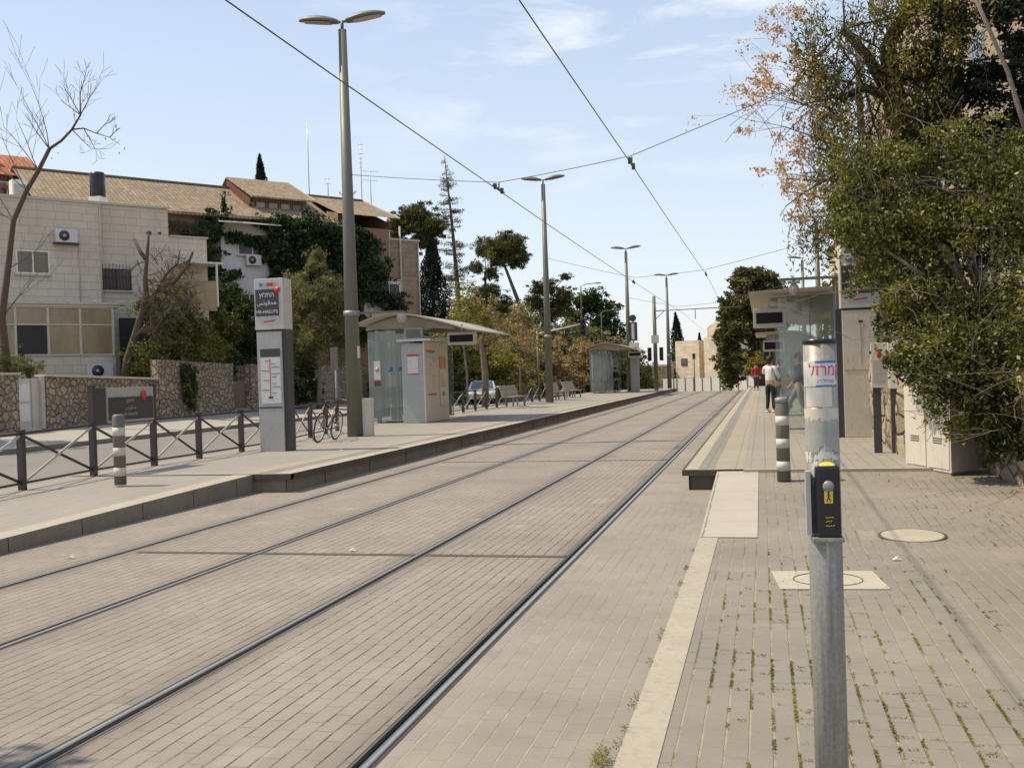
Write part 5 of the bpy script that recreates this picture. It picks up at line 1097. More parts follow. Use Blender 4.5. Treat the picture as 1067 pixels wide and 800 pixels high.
leaves_mesh('foliage', cloud(ic+ic2, 46000, 18, .36), .2, M['lf_ivy'], iv, up=.3)
MB().tube([(13, 0, 0), (13.2, 0, 3), (12.6, -.1, 6), (14, -.1, 8)], [.1, .08, .05, .03], 6).tube([(8.6, 0, 0), (8.5, 0, 4), (8.3, 0, 7.5)], [.08, .06, .03], 6).build('stem', M['bark'], iv)
dv = thing('dry_vine', 'brown dry vine tangle under the eaves of the long house', 'vine', (-29-.791*7.6, 41+.612*7.6, 10.2), RZ)
leaves_mesh('twigs', cloud([(5.3, 0, .3, .9, .3, .35), (6.8, 0, .2, 1.0, .3, .4), (8.2, 0, .3, .8, .3, .4)], 2600, 14, .4), .22, M['lf_dry'], dv, aspect=.12)

# ------------------------------------------------------------------ left trees
bt = thing('bare_tree', 'leafless tree with long upright shoots at the far left edge', 'tree', (-25.3, 31.0, 1.85))
b = MB(); rng = random.Random(31)
bx_ = lambda x, z, dy=0: Vector((x+25.3, .5+dy, z-1.85))
mn = [bx_(-25.85, 1.8), bx_(-26.05, 2.6), bx_(-26.18, 4.3), bx_(-25.86, 6.0), bx_(-25.56, 7.7), bx_(-24.97, 8.74), bx_(-24.47, 9.38), bx_(-24.0, 10.1)]
b.tube(mn, [.19, .16, .13, .11, .09, .085, .075, .065], 10); top = mn[-1]
r2 = [top, bx_(-23.5, 10.35), bx_(-23.07, 10.7), bx_(-22.71, 11.17), bx_(-22.7, 11.9)]; b.tube(r2, [.055, .045, .04, .03, .02], 8)
r3 = [bx_(-23.07, 10.7), bx_(-22.6, 10.7), bx_(-22.1, 10.48), bx_(-21.6, 10.3), bx_(-21.2, 10.02)]; b.tube(r3, [.03, .024, .018, .012, .006], 6)
for p, d, L in ((top, (-.35, 0, 1), 1.9), (top, (-.1, 0, 1), 2.2), (mn[6], (-.7, 0, 1), 2.1), (mn[5], (-1, 0, .9), 2.0), (mn[5], (-.8, 0, 1.2), 2.3), (mn[4], (-1, 0, .6), 1.5), (r2[3], (.05, 0, 1), 1.2), (r2[3], (.5, .1, 1), 1.1), (r2[3], (-.5, 0, 1), 1.1), (r2[2], (.5, 0, .8), 1.1), (r2[2], (.6, 0, -.6), 1.0), (r2[3], (-.7, 0, .4), 1.0), (mn[3], (.9, 0, .5), 1.3), (r3[2], (.6, 0, .6), .7), (r3[3], (.6, 0, .5), .5), (r3[1], (.4, 0, -.9), .8), (mn[2], (.9, 0, .9), 2.2), (mn[6], (-.4, 0, 1), 2.0), (mn[7], (-.8, 0, .9), 1.6), (r2[4], (.3, 0, .8), .8), (mn[4], (-.6, 0, 1), 2.2)):
    spray(b, p, d, L, .02, 2, rng, 3, -.01, None, .16, .005)
b.build('trunk', M['bark'], bt)
leaves_mesh('dry_leaves', [tuple(rng.choice(r3+r2)+Vector((rng.uniform(-.3, .3), rng.uniform(-.2, .2), rng.uniform(-.3, .3)))) for _ in range(36)], .09, M['lf_orange'], bt)
tree('garden_tree', 'leafy tree just outside the left edge shading the side road', 'tree', (-25.2, 24.2, 1.85), [(0, 0, 0), (0, 0, 2), (0, 0, 4)], [.2, .16, .08], [(0, 0, 4.6, 1.8, 1.9, 1.3), (.9, -1, 3.8, 1.2, 1.3, 1.0), (1.0, .9, 4.2, 1.2, 1.3, 1.0), (-1, 0, 4, 1.4, 1.4, 1.2)], 9000, .17, 'lf_green')
tree('garden_tree', 'unseen leafy tree added on the near left pavement to shade the foreground tracks', 'tree', (-9.6, 1.42, .12), [(0, 0, 0), (0, 0, 2.5), (0, 0, 5)], [.16, .13, .06], [(0, 0, 5.8, 1.9, 1.9, 1.3), (1.6, .6, 5.6, 1.3, 1.3, 1.0), (2.7, .9, 5.2, 1.2, 1.15, .8), (-1, .3, 5.2, 1.2, 1.4, 1.0), (1.2, 1.2, 5.0, 1.2, 1.0, .8)], 30000, .16, 'lf_green')  # added out of view so its crown drops shade on the lower left paving
nb = tree('needle_bush', 'small olive needle leaved clump at the foot of the bare tree', 'bush', (-25.6, 31.2, 1.85), [(0, 0, 0), (0, 0, .5)], [.05, .03], [(.1, .2, .75, .5, .5, .5), (.4, .7, .5, .4, .4, .4), (-.3, -.3, .9, .5, .4, .45)], 2600, .14, 'lf_shrub', aspect=.15)
gt = thing('gnarled_tree', 'gnarled pruned bare tree in front of the stone house corner', 'tree', (-26.0, 38.2, 1.85))
b = MB(); rng = random.Random(12)
gx = lambda x, z, dy=0: (x+26.0, .3+dy, z-1.85)
b.tube([gx(-26.07, 1.9), gx(-25.9, 2.9), gx(-25.5, 3.9), gx(-25.2, 4.7), gx(-24.9, 5.4), gx(-24.95, 6.2), gx(-24.84, 7.0), gx(-24.75, 7.7), gx(-24.7, 8.2)], [.2, .17, .15, .14, .13, .1, .08, .06, .03], 8)
for l in ([gx(-25.2, 4.7), gx(-24.6, 5.3), gx(-24.3, 5.9), gx(-23.9, 6.4), gx(-23.4, 6.8), gx(-23.3, 7.3)], [gx(-24.3, 5.9), gx(-23.6, 6.0), gx(-23.0, 6.6), gx(-22.7, 7.2)], [gx(-24.84, 7.0), gx(-25.1, 7.3), gx(-25.4, 7.9)], [gx(-25.5, 3.9), gx(-24.9, 4.1), gx(-24.2, 4.6), gx(-23.7, 5.0)]): b.tube(l, [.1, .085, .07, .055, .04, .025][:len(l)], 7)
for k in range(95):
    zz = rng.uniform(4.2, 7.0); p = gx(-24.9+rng.uniform(-.3, 2.2)*min(1, (zz-3.6)/1.5), zz, rng.uniform(-.3, .3)); spray(b, p, (rng.uniform(-1, 1), rng.uniform(-.6, .6), rng.uniform(-1.2, .6)), rng.uniform(.4, .95), .022, 1, rng, 4, .07, None, .6, .007)
b.build('trunk', M['bark'], gt)
leaves_mesh('dry_twigs', cloud([(1.8, .4, 3.0, .8, .6, .7), (2.4, .5, 3.6, .7, .5, .6), (1.5, .3, 2.3, .6, .5, .6)], 900, 14, .4), .16, M['lf_dry'], gt, aspect=.14)
def shrub(name, label, base, clumps, n, size, leaf, cat='bush', **k): return tree(name, label, cat, base, [(0, 0, 0), (0, 0, .6)], [.06, .04], clumps, n, size, leaf, **k)
shrub('wall_bush', 'green bush on top of the tall rubble wall trailing down its face', (-24.9, 40.2, 1.9), [(0, 0, 1.2, 1.0, 1.6, .9), (-.2, -1.5, 1.0, .8, 1.0, .9), (-.2, 1.6, 1.3, .9, 1.2, 1.0), (-.2, .3, 2.5, .8, 1.3, .9), (0, 1.5, 2.4, .7, .9, .7), (.75, -.2, .4, .35, .8, .6), (1.05, -.3, -.4, .2, .6, .55), (1.05, -.1, -.9, .14, .35, .35), (-.4, 2.8, 1.2, .7, .8, .8), (-.6, 1.0, 3.6, .8, 1.2, .9), (-.8, 2.2, 3.3, .7, 1.0, .9), (-.4, 2.9, 2.3, .7, .9, .9), (-.5, -.6, 3.0, .7, .9, .8), (-.8, 1.9, 4.3, .4, .6, .5)], 24000, .12, 'lf_shrub', sub=18)
shrub('hanging_creeper', 'very dark creeper hanging down the tall rubble wall', (-24.1, 39.7, 2.4), [(.2, .1, -.3, .2, .6, .5), (.22, .25, -.9, .16, .5, .5), (.22, .35, -1.4, .12, .3, .3)], 3500, .1, 'lf_ivy')
tree('garden_tree', 'leafy green tree filling the gap below the white facade', 'tree', (-27.6, 47.5, 1.9), [(0, 0, 0), (0, 0, 1.5), (0, 0, 3)], [.14, .12, .06], [(0, 0, 3.2, 1.3, 1.4, 1.1), (-.5, -1, 2.4, 1.1, 1.2, 1.0), (.6, 1, 2.6, 1.1, 1.2, 1.0), (-.4, .4, 4.2, .7, .8, .6)], 9000, .15, 'lf_shrub')
tree('garden_tree', 'dark leafy tree in front of the ivy beside the white facade', 'tree', (-28.0, 50.5, 1.9), [(0, 0, 0), (0, 0, 2), (0, 0, 4)], [.16, .13, .06], [(0, 0, 4.2, 1.3, 1.4, 1.2), (-.4, -1, 3.0, 1.2, 1.3, 1.2), (.5, 1, 3.2, 1.3, 1.3, 1.2), (.2, 0, 1.8, 1.5, 1.5, 1.2)], 12000, .17, 'lf_green')
tree('garden_tree', 'mid green tree between the white facade and the olive tree', 'tree', (-27.0, 54.5, 1.9), [(0, 0, 0), (0, 0, 2), (0, 0, 3)], [.16, .13, .06], [(0, 0, 3.0, 1.5, 1.5, 1.2), (-1.0, -1, 2.0, 1.2, 1.3, 1.1), (1.2, 1, 2.2, 1.4, 1.3, 1.2)], 10000, .17, 'lf_shrub')
shrub('rust_shrub', 'yellow and rust coloured shrub above the garden steps', (-26.0, 45.2, 1.9), [(0, 0, 1.6, .9, 1.1, .9), (0, 1.1, 1.2, .8, .9, .8), (.2, -.8, 1.5, .6, .8, .7)], 4200, .14, 'lf_yel')
shrub('dark_shrub', 'dark shrub under the rust coloured one beside the steps', (-25.6, 45.8, 1.9), [(.2, 0, .5, .8, 1.0, .6), (.2, 1.2, .6, .8, .9, .7)], 3000, .13, 'lf_ivy')
tree('olive_tree', 'pale olive green willowy tree between station sign and nearest lamp', 'tree', (-22.5, 50.0, .3), [(0, 0, 0), (.1, 0, 1.2), (.1, 0, 2.6), (0, 0, 4)], [.16, .13, .1, .05], [(0, 0, 4.4, 1.3, 1.3, 1.5), (-.2, 0, 6.0, 1.1, 1.1, 1.3), (.1, 0, 7.3, .7, .8, .8), (-1.1, -.3, 5.0, .9, .9, 1.3), (1.1, .2, 4.6, .9, .9, 1.4), (1.0, 0, 6.1, .7, .8, .8), (.6, 0, 3.0, 1.1, 1.0, 1.0), (-.8, 0, 3.2, .9, .9, .9), (1.5, 0, 5.2, .7, .8, 1.1), (-1.4, 0, 3.8, .6, .7, 1.2), (.3, 0, 8.0, .4, .4, .4)], 34000, .17, 'lf_olive', 'bark_grey', sub=18, hang=.5, aspect=.25, gap=.1)
shrub('dark_shrub', 'dark evergreen shrub at the foot of the olive tree', (-23.6, 49.5, .3), [(0, 0, 1.2, .7, 1.2, .9), (.2, 1.5, 1.0, .7, 1.0, .8), (.4, .6, 2.0, .6, .9, .6)], 5200, .14, 'lf_ivy')
shrub('yellow_flowers', 'small orange yellow flowering shrub beside the station sign', (-23.9, 47.0, 2.2), [(0, 0, .5, .4, .8, .28), (0, .7, .6, .3, .5, .25)], 1100, .12, 'lf_yel')

def pine(label, base, H, lean, clumps, n, size=.34, r=.28, leaf='lf_pine', name='umbrella_pine'):
    return tree(name, label, 'tree', base, [(0, 0, 0), (lean*.25, 0, H*.3), (lean*.6, 0, H*.6), (lean, 0, H*.85)], [r, r*.8, r*.6, r*.35], clumps, int(n*1.9), size*.85, leaf, 'bark', sub=26, spread=.34, aspect=.22, up=.8)
pine('umbrella pine above the tan stone block', (-24.3, 75, 0), 13, -1.8, [(-2.2, 0, 13.4, 1.3, 1.3, .8), (-.9, 0, 14.0, 1.4, 1.3, .9), (.2, 0, 13.2, 1.2, 1.2, .8), (-.4, 0, 12.2, 1.0, 1.0, .8), (-2.6, 0, 12.3, .7, .8, .5)], 12000)
def conifer(label, base, H, R, n, leaf='lf_cyp', name='cypress_tree', size=.22, r=.15, lean=0):
    t = thing(name, label, 'tree', base); MB().tube([(0, 0, 0), (lean, 0, H*.98)], [r, .02], 8).build('trunk', M['bark'], t)
    n = int(n*1.9); z = RNG.random(n)**.8; ang = RNG.random(n)*2*math.pi; env = R*(np.minimum(1, (1-z)*2.2)**.8)*(np.minimum(1, z*6+.35)); lob = 1+.22*np.sin(ang*3+z*22)+.12*np.sin(ang*5-z*41)
    rr = env*lob*(RNG.random(n)**.4); P = np.stack([rr*np.cos(ang)+lean*z, rr*np.sin(ang), .04*H+z*H*.96], 1); leaves_mesh('crown', P, size, M[leaf], t, up=.1, aspect=.35, hang=-.4); return t
conifer('dark cypress between tan block and the sparse conifer', (-23.2, 72, 1), 11.2, 1.25, 9000)
conifer('cypress spire rising behind the dormer roof', (-29-.791*18+.612*16.6, 41+.612*18+.791*16.6, 8), 9.4, .75, 4200, size=.2); conifer('tiny cypress tip just right of the dormer spire', (-29-.791*18+.612*19.0, 41+.612*18+.791*19.0, 8), 7.1, .5, 1500, size=.2)
# sparse conifer
sp_ = thing('sparse_conifer', 'tall half bare conifer with thin spire left of the second lamp', 'tree', (-23.6, 80, 0)); b = MB(); rng = random.Random(8); b.tube([(0, 0, 0), (0, 0, 8), (-.35, 0, 14), (-.8, 0, 19.6)], [.25, .2, .12, .02], 8); pp = []
for k in range(150):
    z = rng.uniform(4.5, 19.2); L = (.25+1.9*((19.6-z)/15)**.8)*rng.uniform(.6, 1.1); a = rng.uniform(0, 6.28); x0 = -.8*max(0, (z-8)/11.6); tip = (x0+math.cos(a)*L, math.sin(a)*L, z+L*.12-.15*L*rng.random()); mid = (x0+math.cos(a)*L*.5, math.sin(a)*L*.5, z-.05)
    b.tube([(x0, 0, z), mid, tip], [.035, .022, .008], 4)
    for q in range(int(46*L)+12):
        u = rng.uniform(.3, 1.05); pp.append((x0+math.cos(a)*L*u+rng.gauss(0, .12), math.sin(a)*L*u+rng.gauss(0, .12), z+L*.05*u+rng.gauss(0, .09)))
b.build('trunk', M['bark'], sp_); leaves_mesh('crown', pp, .17, M['lf_dry'], sp_, aspect=.25)
pine('slim pine with scattered tufts right of the sparse conifer', (-24.0, 90, 0), 13, 0, [(0, 0, 13.2, .9, .9, 1.0), (-.8, 0, 11.5, .8, .8, .6), (.6, 0, 11.0, .8, .8, .7), (.2, 0, 9.2, 1.5, 1.3, .8), (-1.0, 0, 8.2, 1.3, 1.2, .8), (1.2, 0, 8.0, 1.5, 1.3, .7), (.2, 0, 6.2, 1.7, 1.6, 1.0)], 9000)
pine('leaning umbrella pine with round crown just left of the second lamp', (-18.0, 85, -.3), 13.5, -3.0, [(-3.3, 0, 12.2, 1.2, 1.2, .9), (-2.6, 0, 13.2, 1.3, 1.2, .9), (-1.8, 0, 11.9, 1.0, 1.0, .8), (-3.4, 0, 13.0, .9, .9, .7)], 9000, r=.3)
pine('open pine with sparse tufts right behind the second lamp', (-17.6, 86, -.3), 10.5, 0, [(-.2, 0, 9.4, 1.2, 1.1, .7), (1.3, 0, 8.6, 1.1, 1.0, .8), (1.7, 0, 10.2, .5, .5, .3), (-1.0, 0, 8.2, .8, .8, .6), (.6, 0, 7.3, 1.2, 1.1, .7)], 5000, r=.26)
tree('broadleaf_tree', 'full dark green tree behind the third lamp', 'tree', (-18.2, 112, -1), [(0, 0, 0), (0, 0, 4), (0, 0, 8)], [.35, .3, .15], [(0, 0, 10.5, 1.8, 1.8, 1.4), (-1.7, 0, 9.4, 1.5, 1.5, 1.4), (1.6, 0, 9.2, 1.6, 1.6, 1.6), (2.6, 0, 6.8, 1.3, 1.4, 1.8), (.4, 0, 7.2, 2.0, 1.8, 1.8), (-1.9, 0, 6.6, 1.3, 1.3, 1.2), (-2.6, 0, 10.4, .8, .8, .7), (1.2, 0, 4.6, 2.6, 2, 1.5)], 16000, .32, 'lf_green', sub=20)
mid_specs = [('yel', 'lf_yel', -17.2, 66, 3.6, 1.9), ('o', 'lf_orange', -18.4, 73, 4.6, 1.9), ('y', 'lf_yel', -19.5, 80, 5.4, 2.2), ('o', 'lf_orange', -16.4, 78, 4.4, 1.8), ('o', 'lf_orange', -14.7, 84, 4.4, 1.7), ('g', 'lf_green', -20.2, 70, 5.4, 2.3), ('y', 'lf_yel', -21.6, 66, 5.0, 2.0), ('g', 'lf_green', -22.4, 62, 4.2, 1.9), ('g', 'lf_ivy', -18.6, 92, 6.0, 2.4), ('g', 'lf_ivy', -16.0, 96, 4.8, 2.2), ('y', 'lf_yel', -22.6, 92, 5.6, 2.2), ('g', 'lf_ivy', -25.5, 88, 7.0, 2.4), ('g', 'lf_pine', -13.0, 100, 3.8, 2.0), ('o', 'lf_orange', -15.2, 104, 5.6, 2.0)]
mid_labels = ['small yellow green tree nearest behind the first shelter roof tip', 'rusty brown tree behind the benches', 'tall yellow green tree left of the second lamp', 'rust coloured tree directly behind the second lamp', 'rust pink tree left of the second shelter', 'dark green tree over the parked car', 'yellow green tree above the first shelter roof', 'green tree just right of the tan block', 'dark tree mass behind the mast arm light', 'dark low tree left of the far shelter', 'yellowish tree far behind the open pine', 'dark tree mass behind the sparse conifer', 'small pine like tree behind the far shelter', 'tall rust coloured tree behind the far shelter']
for (k_, lf, x, y, h, r), lb_ in zip(mid_specs, mid_labels):
    cs = [(0, 0, h-.6*r, r, r, r*.8), (-.7*r, 0, h-1.2*r, r*.8, r*.8, r*.8), (.7*r, .2, h-1.1*r, r*.8, r*.8, r*.8), (0, -.5*r, h-1.7*r, r*.9, r*.8, r*.7)]
    tree('garden_tree', lb_, 'tree', (x, y, prof(y)), [(0, 0, 0), (.1, 0, h*.35), (0, 0, h*.6)], [.16, .13, .08], cs, 8500, .22, lf, group='trees beyond the side road', sub=18, gap=.15)
for i, (x, y, lb_) in enumerate(((-12.6, 43.5, 'thin young street tree in front of the parked car'), (-12.9, 55, 'thin young street tree beyond the second lamp'), (-13.4, 49.5, 'pale trunked street tree behind the first bench'))):
    tree('street_tree', lb_, 'tree', (x, y, .05), [(0, 0, 0), (.05, 0, 1.8), (-.1, 0, 3.2), (0, 0, 4.4)], [.06, .05, .04, .02] if i < 2 else [.2, .17, .12, .05], [(0, 0, 4.2, 1.1, 1.1, 1.0), (-.7, 0, 3.7, .8, .8, .7), (.7, 0, 3.8, .8, .8, .8), (.1, 0, 5.1, .7, .7, .6)], 2600, .13, ['lf_yel', 'lf_orange', 'lf_orange'][i], 'bark_grey', group='young trees along the side road', sub=16, gap=.3)
# far hedge
hd = []
for k in range(26): hd.append((RNG.uniform(-30, -13.5), RNG.uniform(98, 125), RNG.uniform(0, 3.5), 2.2, 2, 1.8))
o = leaves_mesh('distant_trees', cloud(hd, 26000, 14, .4), .35, M['lf_ivy'], None); tag(o, 'far mass of dark trees behind the side road', 'trees', kind='stuff')
hd = [(RNG.uniform(-40, -20), RNG.uniform(64, 97), RNG.uniform(2, 4.5), 2.2, 2, 1.8) for k in range(24)]
o = leaves_mesh('distant_trees', cloud(hd, 22000, 14, .4), .3, M['lf_green'], None); tag(o, 'mass of green trees right of the tan block', 'trees', kind='stuff')

hd = [(RNG.uniform(-38, -19), RNG.uniform(98, 108), RNG.uniform(4, 8.2), 2.0, 1.8, 1.6) for k in range(26)]+[(RNG.uniform(-21, -16), RNG.uniform(98, 110), RNG.uniform(3, 6.2), 1.8, 1.8, 1.5) for k in range(8)]
o = leaves_mesh('distant_trees', cloud(hd, 42000, 16, .38), .28, M['lf_olive'], None); tag(o, 'pale olive mass of trees behind the pines and the first shelter roof', 'trees', kind='stuff')
# right far tree + cypresses
tree('big_tree', 'big dark olive tree filling the end of the right platform', 'tree', (-.3, 100, -.4), [(0, 0, 0), (0, 0, 4), (-.2, 0, 8)], [.5, .4, .2], [(-1.2, 0, 10.3, 1.5, 1.5, 1.2), (.4, 0, 10.5, 1.6, 1.5, 1.1), (-.3, 0, 8.6, 2.4, 2, 1.6), (-2.2, 0, 7.6, 1.3, 1.4, 1.5), (1.8, 0, 8.0, 1.6, 1.5, 1.8), (-2.6, 0, 5.2, 1.3, 1.4, 1.6), (-3.0, 0, 3.2, 1.1, 1.2, 1.6), (-2.9, 0, 1.4, 1.0, 1.0, 1.4), (-2.8, 0, 6.9, .8, .9, 1.0), (0, 0, 5.8, 2.4, 2, 1.8), (-1.6, 0, 2.6, 1.8, 1.5, 1.4), (1.6, 0, 4, 2, 1.6, 2)], 44000, .3, 'lf_pine', sub=22)

tree('broadleaf_tree', 'yellow green tree low behind the right traffic light', 'tree', (.6, 82, 0), [(0, 0, 0), (0, 0, 2)], [.15, .1], [(0, 0, 2.6, 1.3, 1.2, 1.1), (-1.2, 0, 1.8, 1.1, 1.0, .9), (1.3, 0, 3, 1.3, 1.2, 1.6)], 6000, .22, 'lf_yel')
conifer('larger far cypress left of the beige building', (-14.2, 190, -6), 18.3, 1.7, 4600, size=.4, lean=-1.0); conifer('smaller far cypress against the beige building', (-11.0, 190, -6), 14.4, 1.1, 2600, size=.4)

# far buildings at the bottom of the hill
fb = thing('beige_building', 'far beige stone building with rounded roof line at the end of the tracks', 'building', (-13.6, 168, -4.2), rad(-32)); fb.scale = (1.27, 1.2, 1.12); 
MB().box(0, 3.6, 0, 8, 0, 9.5).build('wall', M['stone_warm'], fb); MB().box(5.0, 8.6, -1, 8, 0, 9.8).build('wall', M['stone_warm'], fb); MB().box(3.6, 5.0, 2, 8, 0, 8.2).build('wall', M['stone_tan'], fb)
pr = [(3.9, 9.8)]+[(3.9+4.4*i/10, 11.0+1.2*math.sin(math.pi*(i/10)*.85+.2)) for i in range(11)]+[(8.6, 9.8)]
MB().extr(pr, 'y', 1.5, 7).build('upper_storey', M['stone_warm'], fb)
for x, z, w, h in ((5.2, 10.0, .8, 1.0), (6.6, 10.1, 1.2, 1.2), (.9, 6, .9, 1.0), (1.9, 3, .8, 1.2)): MB().box(x, x+w, (1.4 if z > 9.5 else -.1), (1.49 if z > 9.5 else -.01), z, z+h).build('window', M['win'], fb)
MB().box(3.7, 4.9, 1.9, 1.99, 5, 8).build('balcony', M['brownwall'], fb)
for lb_, x0, x1, y, z1, m_ in (('far low beige house left of the crest', -24, -14.5, 165, 2.5, 'stone_tan'), ('far cream block seen between the far lamps', -33, -25.5, 175, 3.5, 'stone_warm')):
    q = thing('far_house', lb_, 'house', (x0, y, -6), group='far houses at the foot of the hill'); MB().box(0, x1-x0, 0, 8, 0, z1+6).build('wall', M[m_], q); MB().box(-.2, x1-x0+.2, -.2, 8.2, z1+6, z1+6.3).build('roof', M['cap'], q)
    for k in range(3): MB().box(1.2+k*2.2, 2.2+k*2.2, -.08, -.01, z1+2.6, z1+4).build('window', M['win'], q)
ww = thing('white_wall', 'low white wall with dark posts across the end of the tracks', 'wall', (-12, 120, prof(118)), rad(-35)); MB().box(1.0, 14.5, 0, .2, 0, 2.2).build('wall_body', M['white'], ww)
for k in range(12): MB().box(.6+k*1.2, .66+k*1.2, -.08, -.01, 0, 2.35).build('post', M['galv'], ww)
tree('leafy_tree', 'yellow green tree far behind the last left lamp', 'tree', (-17.5, 140, -2.7), [(0, 0, 0), (0, 0, 3)], [.2, .1], [(0, 0, 4, 2, 2, 1.6), (2.0, 0, 3.4, 2.2, 2, 1.8), (-2, 0, 3.4, 2, 2, 1.5)], 5000, .3, 'lf_yel')
shrub('low_shrub', 'small dark shrub by the far beige building', (-4.6, 160, -4), [(0, 0, 1.5, 1.2, 1, 1.2), (1, 0, 1, 1, 1, 1)], 1500, .3, 'lf_pine')

# ------------------------------------------------------------------ people
def skin(name, verts, edges, rr, mat, parent, lv=1, extra=None):
    me = bpy.data.meshes.new(name); me.from_pydata([tuple(v) for v in verts], edges, []); o = bpy.data.objects.new(name, me); COL.objects.link(o)
    m = o.modifiers.new('s', 'SKIN'); m.use_smooth_shade = True
    for i, d in enumerate(me.skin_vertices[0].data): d.radius = (rr[i], rr[i]) if not isinstance(rr[i], tuple) else rr[i]; d.use_root = (i == 0)
    o.modifiers.new('u', 'SUBSURF').levels = lv
    dg = bpy.context.evaluated_depsgraph_get(); m2 = bpy.data.meshes.new_from_object(o.evaluated_get(dg)); bpy.data.objects.remove(o)
    m2.materials.clear(); m2.materials.append(mat)
    if extra:
        bm = bmesh.new(); bm.from_mesh(m2)
        for c, r in extra: 
            g = bmesh.ops.create_uvsphere(bm, u_segments=12, v_segments=8, radius=1); 
            for v in g['verts']: v.co = Vector(c)+Vector((v.co.x*r[0], v.co.y*r[1], v.co.z*r[2]))
        bm.to_mesh(m2); bm.free()
        for p in m2.polygons: p.use_smooth = True
    r = bpy.data.objects.new(name, m2); m2.name = name; link(r, parent); return r
def person(label, loc, rz, H, J, top, bottom, hair='hair', shoe='black', grp=None):
    """J: joints in units of height, facing local -Y. keys: hip(l,r), knee, ankle, toe, shoulder, elbow, wrist"""
    t = thing('person', label, 'person', loc, rz, grp); t.scale = (H, H, H)
    pel, chest, neck, head = Vector((0, 0, .53)), Vector(J.get('chest', (0, 0, .72))), Vector(J.get('neck', (0, 0, .83))), Vector(J.get('head', (0, -.005, .93)))
    V = [pel, chest, neck, head+Vector((0, 0, -.02)), head+Vector((0, 0, .03))]; E = [(0, 1), (1, 2), (2, 3), (3, 4)]; R = [(.075, .06), (.08, .055), .028, .05, .05]
    fing = []
    for s, sd in ((-1, 'l'), (1, 'r')):
        b0 = len(V); hip = Vector((s*.05, 0, .5)); V += [hip, Vector(J['knee'+sd]), Vector(J['ankle'+sd]), Vector(J['ankle'+sd])+Vector(J.get('toe'+sd, (0, -.09, -.025)))]; E += [(0, b0), (b0, b0+1), (b0+1, b0+2), (b0+2, b0+3)]; R += [.047, .033, .021, .02]
        b1 = len(V); sh = Vector((s*.1, 0, .805))+(chest-Vector((0, 0, .72))); V += [sh, Vector(J['elbow'+sd]), Vector(J['wrist'+sd])]; E += [(1, b1) if False else (2, b1), (b1, b1+1), (b1+1, b1+2)]; R += [.034, .023, .016]
        w = Vector(J['wrist'+sd]); d = (w-Vector(J['elbow'+sd])).normalized(); pal = w+d*.045; side = d.cross(Vector((0, 1, .2))).normalized(); b2 = len(V)
        V += [pal]; E += [(b1+2, b2)]; R += [(.022, .012)]
        for q, (o_, L) in enumerate(((-.015, .036), (-.005, .042), (.005, .04), (.014, .032))):
            c0 = pal+side*o_; k = len(V); V += [c0+d*L*.5, c0+d*L*.9+Vector((0, -.008, -.008))]; E += [(b2, k), (k, k+1)]; R += [.0055, .0048]
        k = len(V); V += [w+d*.02-side*.02, w+d*.045-side*.03]; E += [(b1+2, k), (k, k+1)]; R += [.007, .006]
    ex = [((head.x, head.y-.062, head.z+.0), (.009, .014, .014)), ((head.x-.054, head.y, head.z), (.008, .013, .018)), ((head.x+.054, head.y, head.z), (.008, .013, .018)), ((head.x, head.y-.045, head.z-.045), (.02, .015, .012))]
    body = skin('body', V, E, R, M['skin'], t, 1, ex)
    fc = MB()
    for s in (-1, 1): fc.ell((head.x+s*.02, head.y-.055, head.z+.014), (.007, .004, .004), 8, 6)
    fc.ell((head.x, head.y-.059, head.z-.028), (.015, .004, .003), 8, 6); fc.build('eyes_and_mouth', M['hair'], t)
    # clothes
    V2 = [pel+Vector((0, 0, -.005)), chest, neck+Vector((0, 0, -.02))]; E2 = [(0, 1), (1, 2)]; R2 = [(.092, .072), (.093, .068), .045]
    for s, sd in ((-1, 'l'), (1, 'r')):
        b1 = len(V2); sh = Vector((s*.1, 0, .8))+(chest-Vector((0, 0, .72))); V2 += [sh, Vector(J['elbow'+sd]), Vector(J['elbow'+sd]).lerp(Vector(J['wrist'+sd]), .88)]; E2 += [(2, b1), (b1, b1+1), (b1+1, b1+2)]; R2 += [.045, .034, .026]
    skin('jacket', V2, E2, R2, M[top], t, 2)
    V3 = [pel+Vector((0, 0, .02)), pel+Vector((0, 0, -.03))]; E3 = [(0, 1)]; R3 = [(.08, .062), (.082, .066)]
    for s, sd in ((-1, 'l'), (1, 'r')):
        b1 = len(V3); kn, an = Vector(J['knee'+sd]), Vector(J['ankle'+sd]); V3 += [Vector((s*.05, 0, .48)), kn, an.lerp(kn, .06)]; E3 += [(1, b1), (b1, b1+1), (b1+1, b1+2)]; R3 += [.056, .042, .032]
    skin('trousers', V3, E3, R3, M[bottom], t, 2)
    hr = MB(); hr.ell((head.x, head.y+.014, head.z+.022), (.06, .062, .064), 16, 10); hr.ell((head.x, head.y+.035, head.z-.02), (.046, .034, .05), 12, 8); hr.build('hair', M[hair], t)
    for s, sd in ((-1, 'l'), (1, 'r')):
        an = Vector(J['ankle'+sd]); to = an+Vector(J.get('toe'+sd, (0, -.09, -.025))); sb = MB(); c = (an+to)/2; c.z = max(.02, min(an.z, to.z)-.0); sb.ell((c.x, c.y, c.z), (.028, .078, .026), 14, 8); sb.build('shoe', M[shoe], t)
    return t
stand = dict(kneel=(-.055, -.01, .28), kneer=(.055, -.01, .28), anklel=(-.06, 0, .045), ankler=(.06, 0, .045), elbowl=(-.15, .01, .64), elbowr=(.15, .01, .64), wristl=(-.14, -.05, .51), wristr=(.14, -.05, .51))
